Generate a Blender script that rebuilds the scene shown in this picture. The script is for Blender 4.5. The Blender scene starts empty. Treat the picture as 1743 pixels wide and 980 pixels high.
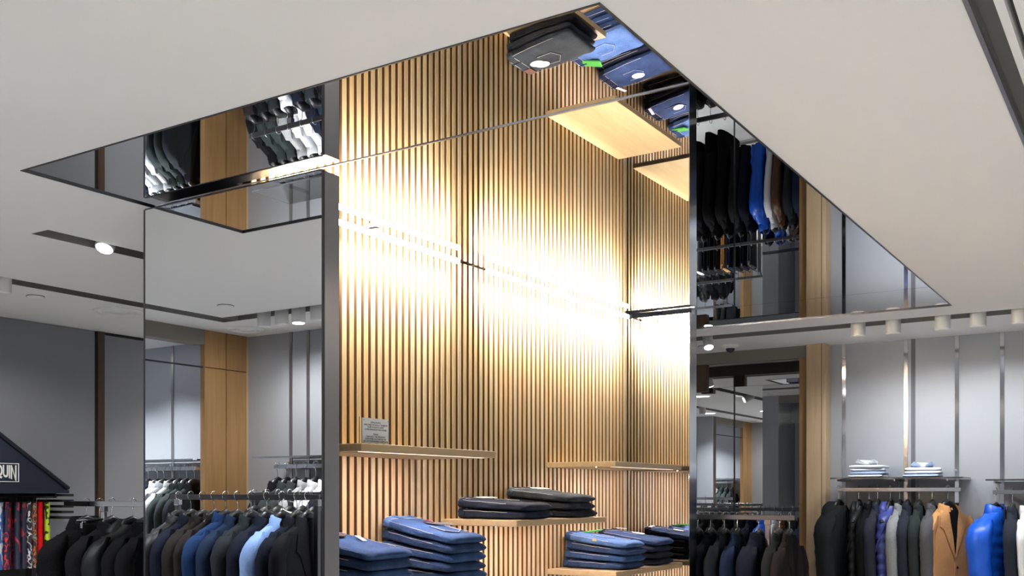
import bpy, math, random
from mathutils import Vector, Matrix, noise

# ------------------------------------------------------------------ camera, world, exposure, large lights
SC = bpy.context.scene
COL = SC.collection
PI = math.pi
H = 2.7                                   # ceiling height
cam_d = bpy.data.cameras.new('camera')
cam = bpy.data.objects.new('camera', cam_d)
COL.objects.link(cam)
cam.location = (0, 0, 1.6)
cam.rotation_euler = (PI / 2, 0, math.radians(32.62))
cam_d.sensor_width = 36.0
cam_d.lens = 36.0 * 1752.0 / 1743.0
cam_d.shift_y = 350.4 / 1743.0
cam_d.clip_start = 0.02
SC.camera = cam

w = bpy.data.worlds.new('world')
SC.world = w
w.use_nodes = True
w.node_tree.nodes['Background'].inputs[0].default_value = (0.9, 0.95, 1, 1)
w.node_tree.nodes['Background'].inputs[1].default_value = 0.05
SC.view_settings.view_transform = 'Standard'
SC.view_settings.look = 'None'
SC.view_settings.gamma = 1.0
SC.view_settings.use_curve_mapping = False
SC.view_settings.exposure = 0.0
try:
    SC.cycles.max_bounces = 16
    SC.cycles.glossy_bounces = 12
    SC.cycles.diffuse_bounces = 6
    SC.cycles.transmission_bounces = 8
    SC.cycles.sample_clamp_indirect = 0.0
    SC.cycles.caustics_reflective = False
    SC.cycles.caustics_refractive = False
except Exception:
    pass

# energies of the shop lamps and the added fill lamps (each lamp is created with its fixture below)
E_DOWN = 16.0       # round downlights added to the open ceiling as fill
E_WALL = 23.0       # track spots on the right wall
E_TRACK = 30.0      # track spots on the other racks
LED_NICHE = 215.0   # light tubes at the top of the slatted niche
E_NICHE = 33.0      # their narrow wall-washing optics, per metre
LED_SHELF = 220.0    # rear strips added out of sight below the niche shelves


# ------------------------------------------------------------------ materials
MATS = {}


def _new(name):
    m = bpy.data.materials.new(name)
    m.use_nodes = True
    nt = m.node_tree
    return m, nt, nt.nodes['Principled BSDF']


def plain(name, col, rough=0.5, metal=0.0, bump=0.0, scale=60.0, var=0.0, spec=None, coat=0.0, sheen=0.0, stretch=(1, 1, 1)):
    if name in MATS:
        return MATS[name]
    m, nt, b = _new(name)
    b.inputs['Base Color'].default_value = (*col, 1)
    b.inputs['Roughness'].default_value = rough
    b.inputs['Metallic'].default_value = metal
    if spec is not None:
        b.inputs['Specular IOR Level'].default_value = spec
    if coat:
        b.inputs['Coat Weight'].default_value = coat
    if sheen:
        b.inputs['Sheen Weight'].default_value = sheen
        b.inputs['Sheen Roughness'].default_value = 0.5
    if bump or var:
        tc = nt.nodes.new('ShaderNodeTexCoord')
        mp = nt.nodes.new('ShaderNodeMapping')
        mp.inputs['Scale'].default_value = stretch
        nt.links.new(tc.outputs['Object'], mp.inputs[0])
        n = nt.nodes.new('ShaderNodeTexNoise')
        n.inputs['Scale'].default_value = scale
        n.inputs['Detail'].default_value = 4
        nt.links.new(mp.outputs[0], n.inputs['Vector'])
        if bump:
            bp = nt.nodes.new('ShaderNodeBump')
            bp.inputs['Strength'].default_value = bump
            bp.inputs['Distance'].default_value = 0.01
            nt.links.new(n.outputs['Fac'], bp.inputs['Height'])
            nt.links.new(bp.outputs[0], b.inputs['Normal'])
        if var:
            r = nt.nodes.new('ShaderNodeValToRGB')
            r.color_ramp.elements[0].position = 0.3
            r.color_ramp.elements[1].position = 0.7
            r.color_ramp.elements[0].color = (*[c * (1 - var) for c in col], 1)
            r.color_ramp.elements[1].color = (*[min(1, c * (1 + var)) for c in col], 1)
            nt.links.new(n.outputs['Fac'], r.inputs[0])
            nt.links.new(r.outputs[0], b.inputs['Base Color'])
    MATS[name] = m
    return m


def wood(name, c1, c2, rough=0.45, axis=2, scale=5.0, hue=0.0):
    if name in MATS:
        return MATS[name]
    m, nt, b = _new(name)
    tc = nt.nodes.new('ShaderNodeTexCoord')
    mp = nt.nodes.new('ShaderNodeMapping')
    s = [9.0, 9.0, 9.0]
    s[axis] = 0.6
    mp.inputs['Scale'].default_value = s
    nt.links.new(tc.outputs['Object'], mp.inputs[0])
    oi = nt.nodes.new('ShaderNodeObjectInfo')
    add = nt.nodes.new('ShaderNodeVectorMath')
    add.operation = 'ADD'
    cmb = nt.nodes.new('ShaderNodeCombineXYZ')
    mul = nt.nodes.new('ShaderNodeMath')
    mul.operation = 'MULTIPLY'
    mul.inputs[1].default_value = 37.0
    nt.links.new(oi.outputs['Random'], mul.inputs[0])
    for i in range(3):
        nt.links.new(mul.outputs[0], cmb.inputs[i])
    nt.links.new(mp.outputs[0], add.inputs[0])
    nt.links.new(cmb.outputs[0], add.inputs[1])
    n = nt.nodes.new('ShaderNodeTexNoise')
    n.inputs['Scale'].default_value = scale
    n.inputs['Detail'].default_value = 6
    n.inputs['Roughness'].default_value = 0.6
    n.inputs['Distortion'].default_value = 0.6
    nt.links.new(add.outputs[0], n.inputs['Vector'])
    r = nt.nodes.new('ShaderNodeValToRGB')
    r.color_ramp.elements[0].position = 0.3
    r.color_ramp.elements[1].position = 0.72
    r.color_ramp.elements[0].color = (*c1, 1)
    r.color_ramp.elements[1].color = (*c2, 1)
    nt.links.new(n.outputs['Fac'], r.inputs[0])
    if hue:
        hs = nt.nodes.new('ShaderNodeHueSaturation')
        wn_ = nt.nodes.new('ShaderNodeTexWhiteNoise')
        wn_.noise_dimensions = '1D'
        nt.links.new(mul.outputs[0], wn_.inputs['W'])
        for sock, src, lo, hi in (('Hue', oi.outputs['Random'], 0.5 - 0.007, 0.5 + 0.007), ('Value', wn_.outputs['Value'], 1 - hue, 1 + hue), ('Saturation', oi.outputs['Random'], 1.12, 0.85)):
            mr = nt.nodes.new('ShaderNodeMapRange')
            mr.inputs['To Min'].default_value = lo
            mr.inputs['To Max'].default_value = hi
            nt.links.new(src, mr.inputs['Value'])
            nt.links.new(mr.outputs[0], hs.inputs[sock])
        nt.links.new(r.outputs[0], hs.inputs['Color'])
        nt.links.new(hs.outputs[0], b.inputs['Base Color'])
    else:
        nt.links.new(r.outputs[0], b.inputs['Base Color'])
    b.inputs['Roughness'].default_value = rough
    MATS[name] = m
    return m


def emit(name, col, strength):
    if name in MATS:
        return MATS[name]
    m, nt, b = _new(name)
    b.inputs['Base Color'].default_value = (*col, 1)
    b.inputs['Emission Color'].default_value = (*col, 1)
    b.inputs['Emission Strength'].default_value = strength
    MATS[name] = m
    return m


def blotch(name, cols, scale=18.0):
    """printed fabric: hard-edged patches of several colours"""
    if name in MATS:
        return MATS[name]
    m, nt, b = _new(name)
    tc = nt.nodes.new('ShaderNodeTexCoord')
    n = nt.nodes.new('ShaderNodeTexNoise')
    n.inputs['Scale'].default_value = scale
    n.inputs['Detail'].default_value = 1
    nt.links.new(tc.outputs['Object'], n.inputs['Vector'])
    r = nt.nodes.new('ShaderNodeValToRGB')
    r.color_ramp.interpolation = 'CONSTANT'
    el = r.color_ramp.elements
    el[0].position = 0.0
    el[0].color = (*cols[0], 1)
    el[1].position = 0.42
    el[1].color = (*cols[1], 1)
    for i, c in enumerate(cols[2:]):
        e = el.new(0.52 + 0.08 * i)
        e.color = (*c, 1)
    nt.links.new(n.outputs['Fac'], r.inputs[0])
    nt.links.new(r.outputs[0], b.inputs['Base Color'])
    b.inputs['Roughness'].default_value = 0.6
    MATS[name] = m
    return m


def fabric(name, col, rough=0.85, bump=0.25, scale=220.0, var=0.12, sheen=0.0):
    return plain('fabric_' + name, col, rough, 0, bump, scale, var, spec=0.12, sheen=sheen)


def denim(name, col):
    if name in MATS:
        return MATS[name]
    m, nt, b = _new(name)
    tc = nt.nodes.new('ShaderNodeTexCoord')
    big = nt.nodes.new('ShaderNodeTexNoise')
    big.inputs['Scale'].default_value = 9
    big.inputs['Detail'].default_value = 5
    nt.links.new(tc.outputs['Object'], big.inputs['Vector'])
    mp = nt.nodes.new('ShaderNodeMapping')
    mp.inputs['Scale'].default_value = (90, 500, 300)
    nt.links.new(tc.outputs['Object'], mp.inputs[0])
    fine = nt.nodes.new('ShaderNodeTexNoise')
    fine.inputs['Scale'].default_value = 1.0
    fine.inputs['Detail'].default_value = 3
    nt.links.new(mp.outputs[0], fine.inputs['Vector'])
    mix = nt.nodes.new('ShaderNodeMath')
    mix.operation = 'MULTIPLY_ADD'
    mix.inputs[1].default_value = 0.45
    nt.links.new(fine.outputs['Fac'], mix.inputs[0])
    m2 = nt.nodes.new('ShaderNodeMath')
    m2.operation = 'MULTIPLY'
    m2.inputs[1].default_value = 0.6
    nt.links.new(big.outputs['Fac'], m2.inputs[0])
    nt.links.new(m2.outputs[0], mix.inputs[2])
    r = nt.nodes.new('ShaderNodeValToRGB')
    r.color_ramp.elements[0].position = 0.38
    r.color_ramp.elements[1].position = 0.7
    r.color_ramp.elements[0].color = (*[c * 0.62 for c in col], 1)
    r.color_ramp.elements[1].color = (*[min(1, c * 1.55 + 0.012) for c in col], 1)
    nt.links.new(mix.outputs[0], r.inputs[0])
    nt.links.new(r.outputs[0], b.inputs['Base Color'])
    bp = nt.nodes.new('ShaderNodeBump')
    bp.inputs['Strength'].default_value = 0.3
    bp.inputs['Distance'].default_value = 0.004
    nt.links.new(fine.outputs['Fac'], bp.inputs['Height'])
    nt.links.new(bp.outputs[0], b.inputs['Normal'])
    b.inputs['Roughness'].default_value = 0.85
    b.inputs['Specular IOR Level'].default_value = 0.25
    MATS[name] = m
    return m


M_CEIL = plain('ceiling_paint', (0.80, 0.79, 0.775), 0.9, bump=0.03, scale=90)
M_SLOT = plain('slot_grey', (0.24, 0.235, 0.225), 0.7)
M_WALL = plain('wall_grey_panel', (0.37, 0.39, 0.425), 0.36, bump=0.02, scale=3.0, stretch=(1, 1, 0.1), spec=0.6)
M_WALLD = plain('wall_charcoal_panel', (0.27, 0.275, 0.295), 0.6, bump=0.02, scale=40, spec=0.4)
M_TAUPE = plain('taupe_header', (0.22, 0.20, 0.17), 0.7)
M_FLOOR = plain('floor_stone', (0.62, 0.60, 0.57), 0.35, bump=0.02, scale=8, var=0.06)
M_MIRROR = plain('mirror_glass', (0.86, 0.87, 0.88), 0.0, 1.0)
M_STEEL = plain('polished_steel', (0.62, 0.62, 0.63), 0.16, 1.0)
M_CHROME = plain('chrome', (0.78, 0.78, 0.79), 0.08, 1.0)
M_DKMET = plain('gunmetal', (0.11, 0.11, 0.115), 0.35, 1.0)
M_RAIL = plain('dark_rail_steel', (0.22, 0.215, 0.21), 0.28, 1.0)
M_GREYM = plain('brushed_grey_trim', (0.36, 0.35, 0.36), 0.3, 0.9)
M_BLACK = plain('black_plastic', (0.012, 0.012, 0.013), 0.35)
M_BLKM = plain('black_matte', (0.02, 0.019, 0.02), 0.8)
M_WHITEP = plain('white_plastic', (0.82, 0.82, 0.81), 0.4)
M_OAK = wood('oak_slat', (0.43, 0.295, 0.14), (0.60, 0.435, 0.23), 0.5, 2, 5.0, 0.10)
M_SHELF = wood('oak_shelf', (0.45, 0.32, 0.165), (0.55, 0.405, 0.225), 0.42, 1, 3.0)
M_BACK = plain('slat_backing', (0.03, 0.016, 0.009), 0.8)
M_SIDE = plain('slat_dark_side', (0.15, 0.075, 0.028), 0.75)  # slat sides coloured darker than the oak fronts
M_PANEL = wood('warm_oak_panel', (0.30, 0.165, 0.06), (0.40, 0.235, 0.095), 0.45, 2, 3.0)
M_PILL = wood('pale_oak_post', (0.50, 0.35, 0.20), (0.64, 0.47, 0.29), 0.45, 2, 3.0)
M_JAMB = wood('dark_brown_jamb', (0.06, 0.035, 0.022), (0.10, 0.06, 0.035), 0.5, 2, 3.0)
M_PAPER = plain('tag_paper', (0.86, 0.86, 0.84), 0.6)
M_CARD = plain('dark_tag', (0.06, 0.06, 0.065), 0.6)
M_LEATHER = plain('brown_leather', (0.09, 0.03, 0.018), 0.5, bump=0.2, scale=60)
M_THREAD = plain('light_thread', (0.52, 0.50, 0.46), 0.8)
M_THREADO = plain('tan_thread', (0.40, 0.25, 0.12), 0.8)
M_LED = emit('led_bar', (1.0, 0.95, 0.87), LED_NICHE)
M_LEDS = emit('added_led_strip', (1.0, 0.87, 0.92), LED_SHELF)
M_LEDGE = emit('led_edge', (1.0, 0.86, 0.76), 2.0)
M_LENS = emit('lamp_lens', (1.0, 0.98, 0.95), 14.0)
M_LENSD = plain('frosted_lens', (0.75, 0.75, 0.74), 0.3)


def glass(name, col=(0.93, 0.97, 0.96)):
    if name in MATS:
        return MATS[name]
    m, nt, b = _new(name)
    b.inputs['Base Color'].default_value = (*col, 1)
    b.inputs['Roughness'].default_value = 0.02
    b.inputs['Transmission Weight'].default_value = 1.0
    b.inputs['IOR'].default_value = 1.45
    MATS[name] = m
    return m


M_GLASS = glass('clear_glass')

FAB = {
    'black': fabric('black', (0.0060, 0.0060, 0.0072)),
    'blackshiny': plain('fabric_black_shiny', (0.008, 0.0085, 0.0095), 0.5, bump=0.2, scale=30, spec=0.3),
    'charcoal': fabric('charcoal', (0.0150, 0.0165, 0.0180)),
    'slate': fabric('slate', (0.0187, 0.0231, 0.0275)),
    'navy': fabric('navy', (0.0072, 0.0096, 0.0192)),
    'navymid': fabric('navymid', (0.0126, 0.0238, 0.0525)),
    'navyblue': fabric('navyblue', (0.0128, 0.0360, 0.1040)),
    'navygrey': fabric('navygrey', (0.0248, 0.0286, 0.0413)),
    'brownblack': fabric('brownblack', (0.0180, 0.0144, 0.0138)),
    'brownleather': plain('fabric_brown_leather', (0.085, 0.035, 0.016), 0.4, bump=0.25, scale=40),
    'grey': fabric('grey', (0.0938, 0.0938, 0.1013)),
    'greyheather': fabric('greyheather', (0.27, 0.28, 0.29), var=0.3),
    'greygreen': fabric('greygreen', (0.0270, 0.0348, 0.0348)),
    'lightgrey': fabric('lightgrey', (0.42, 0.43, 0.45)),
    'white': fabric('white', (0.78, 0.80, 0.84), bump=0.1),
    'paleblue': fabric('paleblue', (0.48, 0.58, 0.78), bump=0.1),
    'skyblue': fabric('skyblue', (0.24, 0.37, 0.68)),
    'camel': fabric('camel', (0.60, 0.30, 0.125)),
    'royal': plain('fabric_royal', (0.006, 0.10, 0.62), 0.38, bump=0.3, scale=14),
    'purpleblue': plain('fabric_purpleblue', (0.045, 0.06, 0.26), 0.42, bump=0.3, scale=20),
    'pink': fabric('pink', (0.65, 0.10, 0.16)),
    'fur': plain('fabric_fur', (0.006, 0.006, 0.007), 0.95, bump=0.9, scale=160, spec=0.1),
    'trouser': fabric('trouser', (0.012, 0.013, 0.016)),
}


# ------------------------------------------------------------------ mesh helpers
def mk(name, verts, faces, smooth=False, sharp=None):
    me = bpy.data.meshes.new(name)
    me.from_pydata([tuple(v) for v in verts], [], faces)
    me.validate()
    if smooth:
        me.polygons.foreach_set('use_smooth', [True] * len(me.polygons))
        if sharp is not None:
            me.set_sharp_from_angle(angle=math.radians(sharp))
    me.materials.append(None)
    return me


def ob(name, me, mat=None, parent=None, loc=(0, 0, 0), rot=(0, 0, 0), scale=None):
    o = bpy.data.objects.new(name, me)
    COL.objects.link(o)
    o.location = loc
    o.rotation_euler = rot
    if scale:
        o.scale = scale
    if parent:
        o.parent = parent
    if mat is not None and me is not None:
        o.material_slots[0].link = 'OBJECT'
        o.material_slots[0].material = mat
    return o


def thing(name, label, cat, loc=(0, 0, 0), rz=0.0, group=None):
    o = ob(name, None, None, None, loc, (0, 0, rz))
    o.empty_display_size = 0.05
    tag(o, label, cat, group)
    return o


def tag(o, label, cat, group=None):
    o['label'] = label
    o['category'] = cat
    if group:
        o['group'] = group
    return o


def struct(o):
    o['kind'] = 'structure'
    return o


def box_vf(x0, x1, y0, y1, z0, z1, bev=0.0):
    if not bev:
        v = [(x0, y0, z0), (x1, y0, z0), (x1, y1, z0), (x0, y1, z0), (x0, y0, z1), (x1, y0, z1), (x1, y1, z1), (x0, y1, z1)]
        f = [(0, 3, 2, 1), (4, 5, 6, 7), (0, 1, 5, 4), (1, 2, 6, 5), (2, 3, 7, 6), (3, 0, 4, 7)]
        return v, f
    b = min(bev, (x1 - x0) / 2.01, (y1 - y0) / 2.01, (z1 - z0) / 2.01)
    v = []
    f = []
    cx, cy, cz = (x0 + x1) / 2, (y0 + y1) / 2, (z0 + z1) / 2
    hx, hy, hz = (x1 - x0) / 2, (y1 - y0) / 2, (z1 - z0) / 2
    idx = {}
    for sx in (-1, 1):
        for sy in (-1, 1):
            for sz in (-1, 1):
                for a in range(3):
                    p = [cx + sx * (hx - b), cy + sy * (hy - b), cz + sz * (hz - b)]
                    p[a] = [cx + sx * hx, cy + sy * hy, cz + sz * hz][a]
                    idx[(sx, sy, sz, a)] = len(v)
                    v.append(tuple(p))
    def q(*k):
        f.append(tuple(idx[i] for i in k))
    for s in (-1, 1):
        q((s, -1, -1, 0), (s, 1, -1, 0), (s, 1, 1, 0), (s, -1, 1, 0))
        q((-1, s, -1, 1), (1, s, -1, 1), (1, s, 1, 1), (-1, s, 1, 1))
        q((-1, -1, s, 2), (1, -1, s, 2), (1, 1, s, 2), (-1, 1, s, 2))
    for s in (-1, 1):
        for t in (-1, 1):
            q((s, t, -1, 0), (s, t, 1, 0), (s, t, 1, 1), (s, t, -1, 1))
            q((s, -1, t, 0), (s, 1, t, 0), (s, 1, t, 2), (s, -1, t, 2))
            q((-1, s, t, 1), (1, s, t, 1), (1, s, t, 2), (-1, s, t, 2))
    for sx in (-1, 1):
        for sy in (-1, 1):
            for sz in (-1, 1):
                q((sx, sy, sz, 0), (sx, sy, sz, 1), (sx, sy, sz, 2))
    return v, f


def fixn(me):
    import bmesh
    bm = bmesh.new()
    bm.from_mesh(me)
    bmesh.ops.recalc_face_normals(bm, faces=bm.faces)
    bm.to_mesh(me)
    bm.free()
    return me


def box(name, x0, x1, y0, y1, z0, z1, mat, parent=None, bev=0.0, **k):
    v, f = box_vf(x0, x1, y0, y1, z0, z1, bev)
    me = mk(name, v, f)
    if bev:
        fixn(me)
    return ob(name, me, mat, parent, **k)


def boxes(name, lst, mat, parent=None, **k):
    V, F = [], []
    for b in lst:
        v, f = box_vf(*b)
        n = len(V)
        V += v
        F += [tuple(i + n for i in q) for q in f]
    return ob(name, mk(name, V, F), mat, parent, **k)


def loft_vf(rings, cap0=True, cap1=True, closed=True):
    V = []
    F = []
    n = len(rings[0])
    for r in rings:
        V += [tuple(p) for p in r]
    for i in range(len(rings) - 1):
        for j in range(n if closed else n - 1):
            a = i * n + j
            b = i * n + (j + 1) % n
            F.append((a, b, b + n, a + n))
    if closed and cap0:
        F.append(tuple(range(n - 1, -1, -1)))
    if closed and cap1:
        F.append(tuple(range((len(rings) - 1) * n, len(rings) * n)))
    return V, F


def tube_vf(pts, rad, seg=8, cap=True):
    P = [Vector(p) for p in pts]
    if not hasattr(rad, '__len__'):
        rad = [rad] * len(P)
    rings = []
    up = None
    for i, p in enumerate(P):
        t = (P[min(i + 1, len(P) - 1)] - P[max(i - 1, 0)]).normalized()
        if up is None:
            up = Vector((0, 0, 1)) if abs(t.z) < 0.9 else Vector((1, 0, 0))
        a = t.cross(up)
        if a.length < 1e-5:
            a = t.cross(Vector((0, 1, 0)))
        a.normalize()
        b = a.cross(t).normalized()
        up = b
        r = rad[i]
        ra, rb = (r, r) if not hasattr(r, '__len__') else r
        rings.append([p + a * math.cos(2 * PI * k / seg) * ra + b * math.sin(2 * PI * k / seg) * rb for k in range(seg)])
    return loft_vf(rings, cap, cap)


def tube(name, pts, rad, mat, parent=None, seg=8, **k):
    v, f = tube_vf(pts, rad, seg)
    return ob(name, fixn(mk(name, v, f, True, 50)), mat, parent, **k)


def lathe_vf(prof, seg=24):
    rings = [[(r * math.cos(2 * PI * k / seg), r * math.sin(2 * PI * k / seg), z) for k in range(seg)] for r, z in prof]
    return loft_vf(rings, True, True)


def lathe(name, prof, mat, parent=None, seg=24, **k):
    v, f = lathe_vf(prof, seg)
    return ob(name, fixn(mk(name, v, f, True, 35)), mat, parent, **k)


def text_mesh(name, body, size, depth=0.001, align='CENTER', warp=None, space=1.0, bold=0.0):
    cu = bpy.data.curves.new(name, 'FONT')
    cu.body = body
    cu.size = size
    cu.extrude = depth / 2
    cu.offset = bold
    cu.align_x = align
    cu.space_line = space
    t = bpy.data.objects.new(name, cu)
    COL.objects.link(t)
    dg = bpy.context.evaluated_depsgraph_get()
    dg.update()
    me = bpy.data.meshes.new_from_object(t.evaluated_get(dg))
    bpy.data.objects.remove(t)
    if warp:
        for v in me.vertices:
            v.co = warp(v.co)
    me.materials.clear()
    me.materials.append(None)
    return me


# ------------------------------------------------------------------ setting: floor, ceiling with openings
U0, U1, V0, V1 = -6.125, 3.2, -3.5, 8.2
UX = -7.45                                # far side of the nook behind the oak panels
fl = struct(box('floor', UX, U1, V0, V1, -0.1, 0.0, M_FLOOR))

RING = (-3.29, -1.08, 2.05, 6.44)
SLOT_A = (-4.06, -3.94, 2.57, 5.6)
SLOT_B = (-5.12, -4.99, 0.52, 6.77)
SLOT_N = (-4.99, -2.2, 0.52, 0.65)
SLOT_R = (-5.12, 1.6, 6.77, 6.95)
SLOT_V = (-0.391, -0.255, -1.2, 6.2)
holes = [RING, SLOT_A, SLOT_B, SLOT_N, SLOT_R, SLOT_V]


def ceiling_mesh():
    us = sorted({UX, U1} | {h[0] for h in holes} | {h[1] for h in holes})
    vs = sorted({V0, V1} | {h[2] for h in holes} | {h[3] for h in holes})
    V, F, ix = [], [], {}
    def vi(u, v):
        if (u, v) not in ix:
            ix[(u, v)] = len(V)
            V.append((u, v, H))
        return ix[(u, v)]
    for a, b in zip(us, us[1:]):
        for c, d in zip(vs, vs[1:]):
            mu, mv = (a + b) / 2, (c + d) / 2
            if any(h[0] < mu < h[1] and h[2] < mv < h[3] for h in holes):
                continue
            F.append((vi(a, c), vi(a, d), vi(b, d), vi(b, c)))
    return mk('ceiling', V, F)


ceil = struct(ob('ceiling', ceiling_mesh(), M_CEIL))


def trough(name, r, depth, mat, skip=()):
    u0, u1, v0, v1 = r
    t = 0.006
    parts = [(u0 - t, u1 + t, v0 - t, v1 + t, H + depth, H + depth + t)]
    if 'u0' not in skip:
        parts.append((u0 - t, u0, v0 - t, v1 + t, H + 0.0005, H + depth))
    if 'u1' not in skip:
        parts.append((u1, u1 + t, v0 - t, v1 + t, H + 0.0005, H + depth))
    if 'v0' not in skip:
        parts.append((u0, u1, v0 - t, v0, H + 0.0005, H + depth))
    if 'v1' not in skip:
        parts.append((u0, u1, v1, v1 + t, H + 0.0005, H + depth))
    return boxes(name, parts, mat, ceil)


trough('light_slot', SLOT_A, 0.09, M_SLOT)
trough('light_slot', SLOT_B, 0.09, M_SLOT)
trough('light_slot', SLOT_N, 0.09, M_SLOT)
trough('light_slot', SLOT_R, 0.09, M_SLOT)
vt = trough('air_slot', SLOT_V, 0.07, M_SLOT)
box('slot_bar', -0.335, -0.315, SLOT_V[2], SLOT_V[3], H + 0.005, H + 0.045, M_CEIL, vt)
box('slot_lip', -0.391, -0.380, SLOT_V[2], SLOT_V[3], H - 0.004, H + 0.012, M_GREYM, vt)
box('slot_lip', -0.300, -0.255, SLOT_V[2], SLOT_V[3], H + 0.012, H + 0.02, M_CEIL, vt)

# mirrored field in the ceiling: three panes, steel joints and a dark frame
for a, b, tilt in ((2.05, 2.583, 0.0), (2.587, 5.818, 0.0), (5.822, 6.44, 0.0)):
    v, f = box_vf(-3.29, -1.08, a - (a + b) / 2, b - (a + b) / 2, 0, 0.006)
    ob('mirror_pane', mk('mirror_pane', v, f), M_MIRROR, ceil, (0, (a + b) / 2, H + 0.003), (tilt, 0, 0))
box('mirror_joint', -3.28, -1.09, 2.581, 2.589, H + 0.0005, H + 0.008, M_STEEL, ceil)
for r in ((-3.294, -1.076, 2.046, 2.051), (-3.294, -1.076, 6.439, 6.444), (-3.294, -3.289, 2.051, 6.439), (-1.082, -1.076, 2.051, 6.439)):
    box('mirror_frame', r[0], r[1], r[2], r[3], H - 0.003, H + 0.012, M_DKMET, ceil)

# ------------------------------------------------------------------ setting: walls
wl = struct(box('wall_left', U0 - 0.1, U0, 1.6, V1, 0, H, M_WALLD))
box('wood_strip', U0, U0 + 0.02, 4.352, 4.402, 0, H, M_JAMB, wl)
box('shadow_gap', U0, U0 + 0.004, 4.330, 4.352, 0, H, M_BLKM, wl)
box('wall_panel', U0, U0 + 0.015, 4.402, 7.6, 0, H - 0.02, M_WALLD, wl)
box('shadow_gap', U0, U0 + 0.016, 4.36, 7.6, H - 0.02, H - 0.001, M_BLKM, wl)  # black strip standing in for the shade above the panel
box('wall_panel', U0, U0 + 0.012, 1.7, 4.330, 0, H - 0.004, M_WALLD, wl)

# oak panelled pier and the open nook beside it
pn = struct(box('trim_1', -5.50, -5.47, 0.0, 0.385, 0, H, M_PANEL))
for a, b in ((0.02, 0.200), (0.208, 0.39)):
    box('oak_panel', -5.47, -5.45, a, b, 0, 2.447, M_PANEL, pn)
    box('oak_panel', -5.47, -5.45, a, b, 2.453, H, M_PANEL, pn)
box('oak_edge', -5.50, -5.455, -0.001, 0.019, 0, H, M_PILL, pn)
box('header', -5.55, -5.45, 0.392, 1.5, 2.60, H, M_TAUPE, pn)
box('head_bar', -5.475, -5.465, 0.392, 1.5, 2.445, 2.455, M_BLKM, pn)
box('jamb', -5.62, -5.45, 1.5, 1.6, 0, H, M_JAMB, pn)
box('side_return', UX, -5.45, 1.6, 1.62, 0, H, M_WALL, pn)
for u in (-5.95, -5.70):
    box('upright', u - 0.013, u + 0.013, 1.618, 1.626, 0, H, M_GREYM, pn)
nk = struct(box('wall_nook', UX - 0.1, UX, -0.12, 1.62, 0, H, M_WALL))

wn = struct(box('wall_near', UX, -2.2, -0.12, 0.0, 0, H, M_WALL))
wr2 = struct(box('wall_near_return', -2.32, -2.2, V0, -0.12, 0, H, M_WALL))
wb = struct(box('wall_back', -2.32, U1 + 0.1, V0 - 0.1, V0, 0, H, M_WALL))
ws = struct(box('wall_side', U1, U1 + 0.1, V0, V1, 0, H, M_WALL))

WR = 7.69
wr = struct(boxes('wall_right', [(-2.12, U1, WR, V1, 0, H), (U0, -3.70, 7.6, V1, 0, H)], M_WALL))
box('jamb', -3.159, -3.061, 7.60, 7.66, 2.40, 2.612, M_JAMB, wr)
box('mirror_pane', -3.70, -2.262, 8.06, 8.08, 2.42, 2.695, M_MIRROR, wr)
box('header', -3.70, -2.262, 7.60, 7.66, 2.612, H, M_TAUPE, wr)
po = struct(box('trim_2', -2.262, -2.12, 7.55, 8.08, 0, H, M_PILL, bev=0.004))
box('oak_reveal', -2.330, -2.262, 7.61, 8.08, 0, H, M_PANEL, po)
box('groove', -2.150, -2.146, 7.549, 7.551, 0, H, M_JAMB, po)

# two mirrored cabinet doors of the bay
for a_, b_, ang, lab in ((-3.230, -2.872, 0.0, 'tall mirrored door next to the pillar edge in the wall bay'), (-2.866, -2.335, 0.0, 'tall mirrored door beside the oak post in the wall bay')):
    t = thing('mirror_door', lab, 'mirror', (a_, 7.70, 0), ang)
    x0_, x1_ = 0, b_ - a_
    box('core', x0_, x1_, 0.004, 0.030, 0.0, 2.436, M_DKMET, t)
    box('mirror_pane', x0_ + 0.004, x1_ - 0.002, 0.0, 0.004, 0.0, 2.434, M_MIRROR, t)
    box('edge_trim', x0_, x0_ + 0.004, -0.002, 0.004, 0.0, 2.438, M_DKMET, t)

# uprights let into the grey walls
for u in (-2.023, -1.589, -1.251, -0.965, -0.55, 0.0, 0.6):
    up = box('upright', u - 0.013, u + 0.013, WR - 0.006, WR + 0.002, 0, H, M_CHROME, wr)
box('shadow_gap', -1.555, -1.525, WR - 0.001, WR + 0.001, 0, H, plain('gap_grey', (0.13, 0.135, 0.15), 0.5), wr)
for u in (-6.75, -6.25, -5.04, -4.88, -4.2, -3.6, -3.0):
    box('upright', u - 0.013, u + 0.013, -0.002, 0.006, 0, H, M_GREYM, wn)

# ------------------------------------------------------------------ mirrored pillar with the slatted niche
pil = struct(boxes('wall_pillar', [(-3.28, -2.868, 2.65, 5.74, 0, H)], plain('pillar_core', (0.06, 0.058, 0.057), 0.4)))
box('backing_board', -2.868, -2.860, 2.65, 5.73, 0, 2.695, M_BACK, pil)
sv, sf = box_vf(-0.013, 0.013, -0.0135, 0.0135, 0, 2.697, 0.0025)
slat_me = fixn(mk('slat', sv, sf))
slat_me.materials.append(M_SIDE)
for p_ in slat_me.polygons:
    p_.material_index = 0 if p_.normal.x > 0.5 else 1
for i in range(69):
    ob('slat', slat_me, M_OAK, pil, (-2.849, 2.674 + i * 0.0448, 0))
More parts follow.
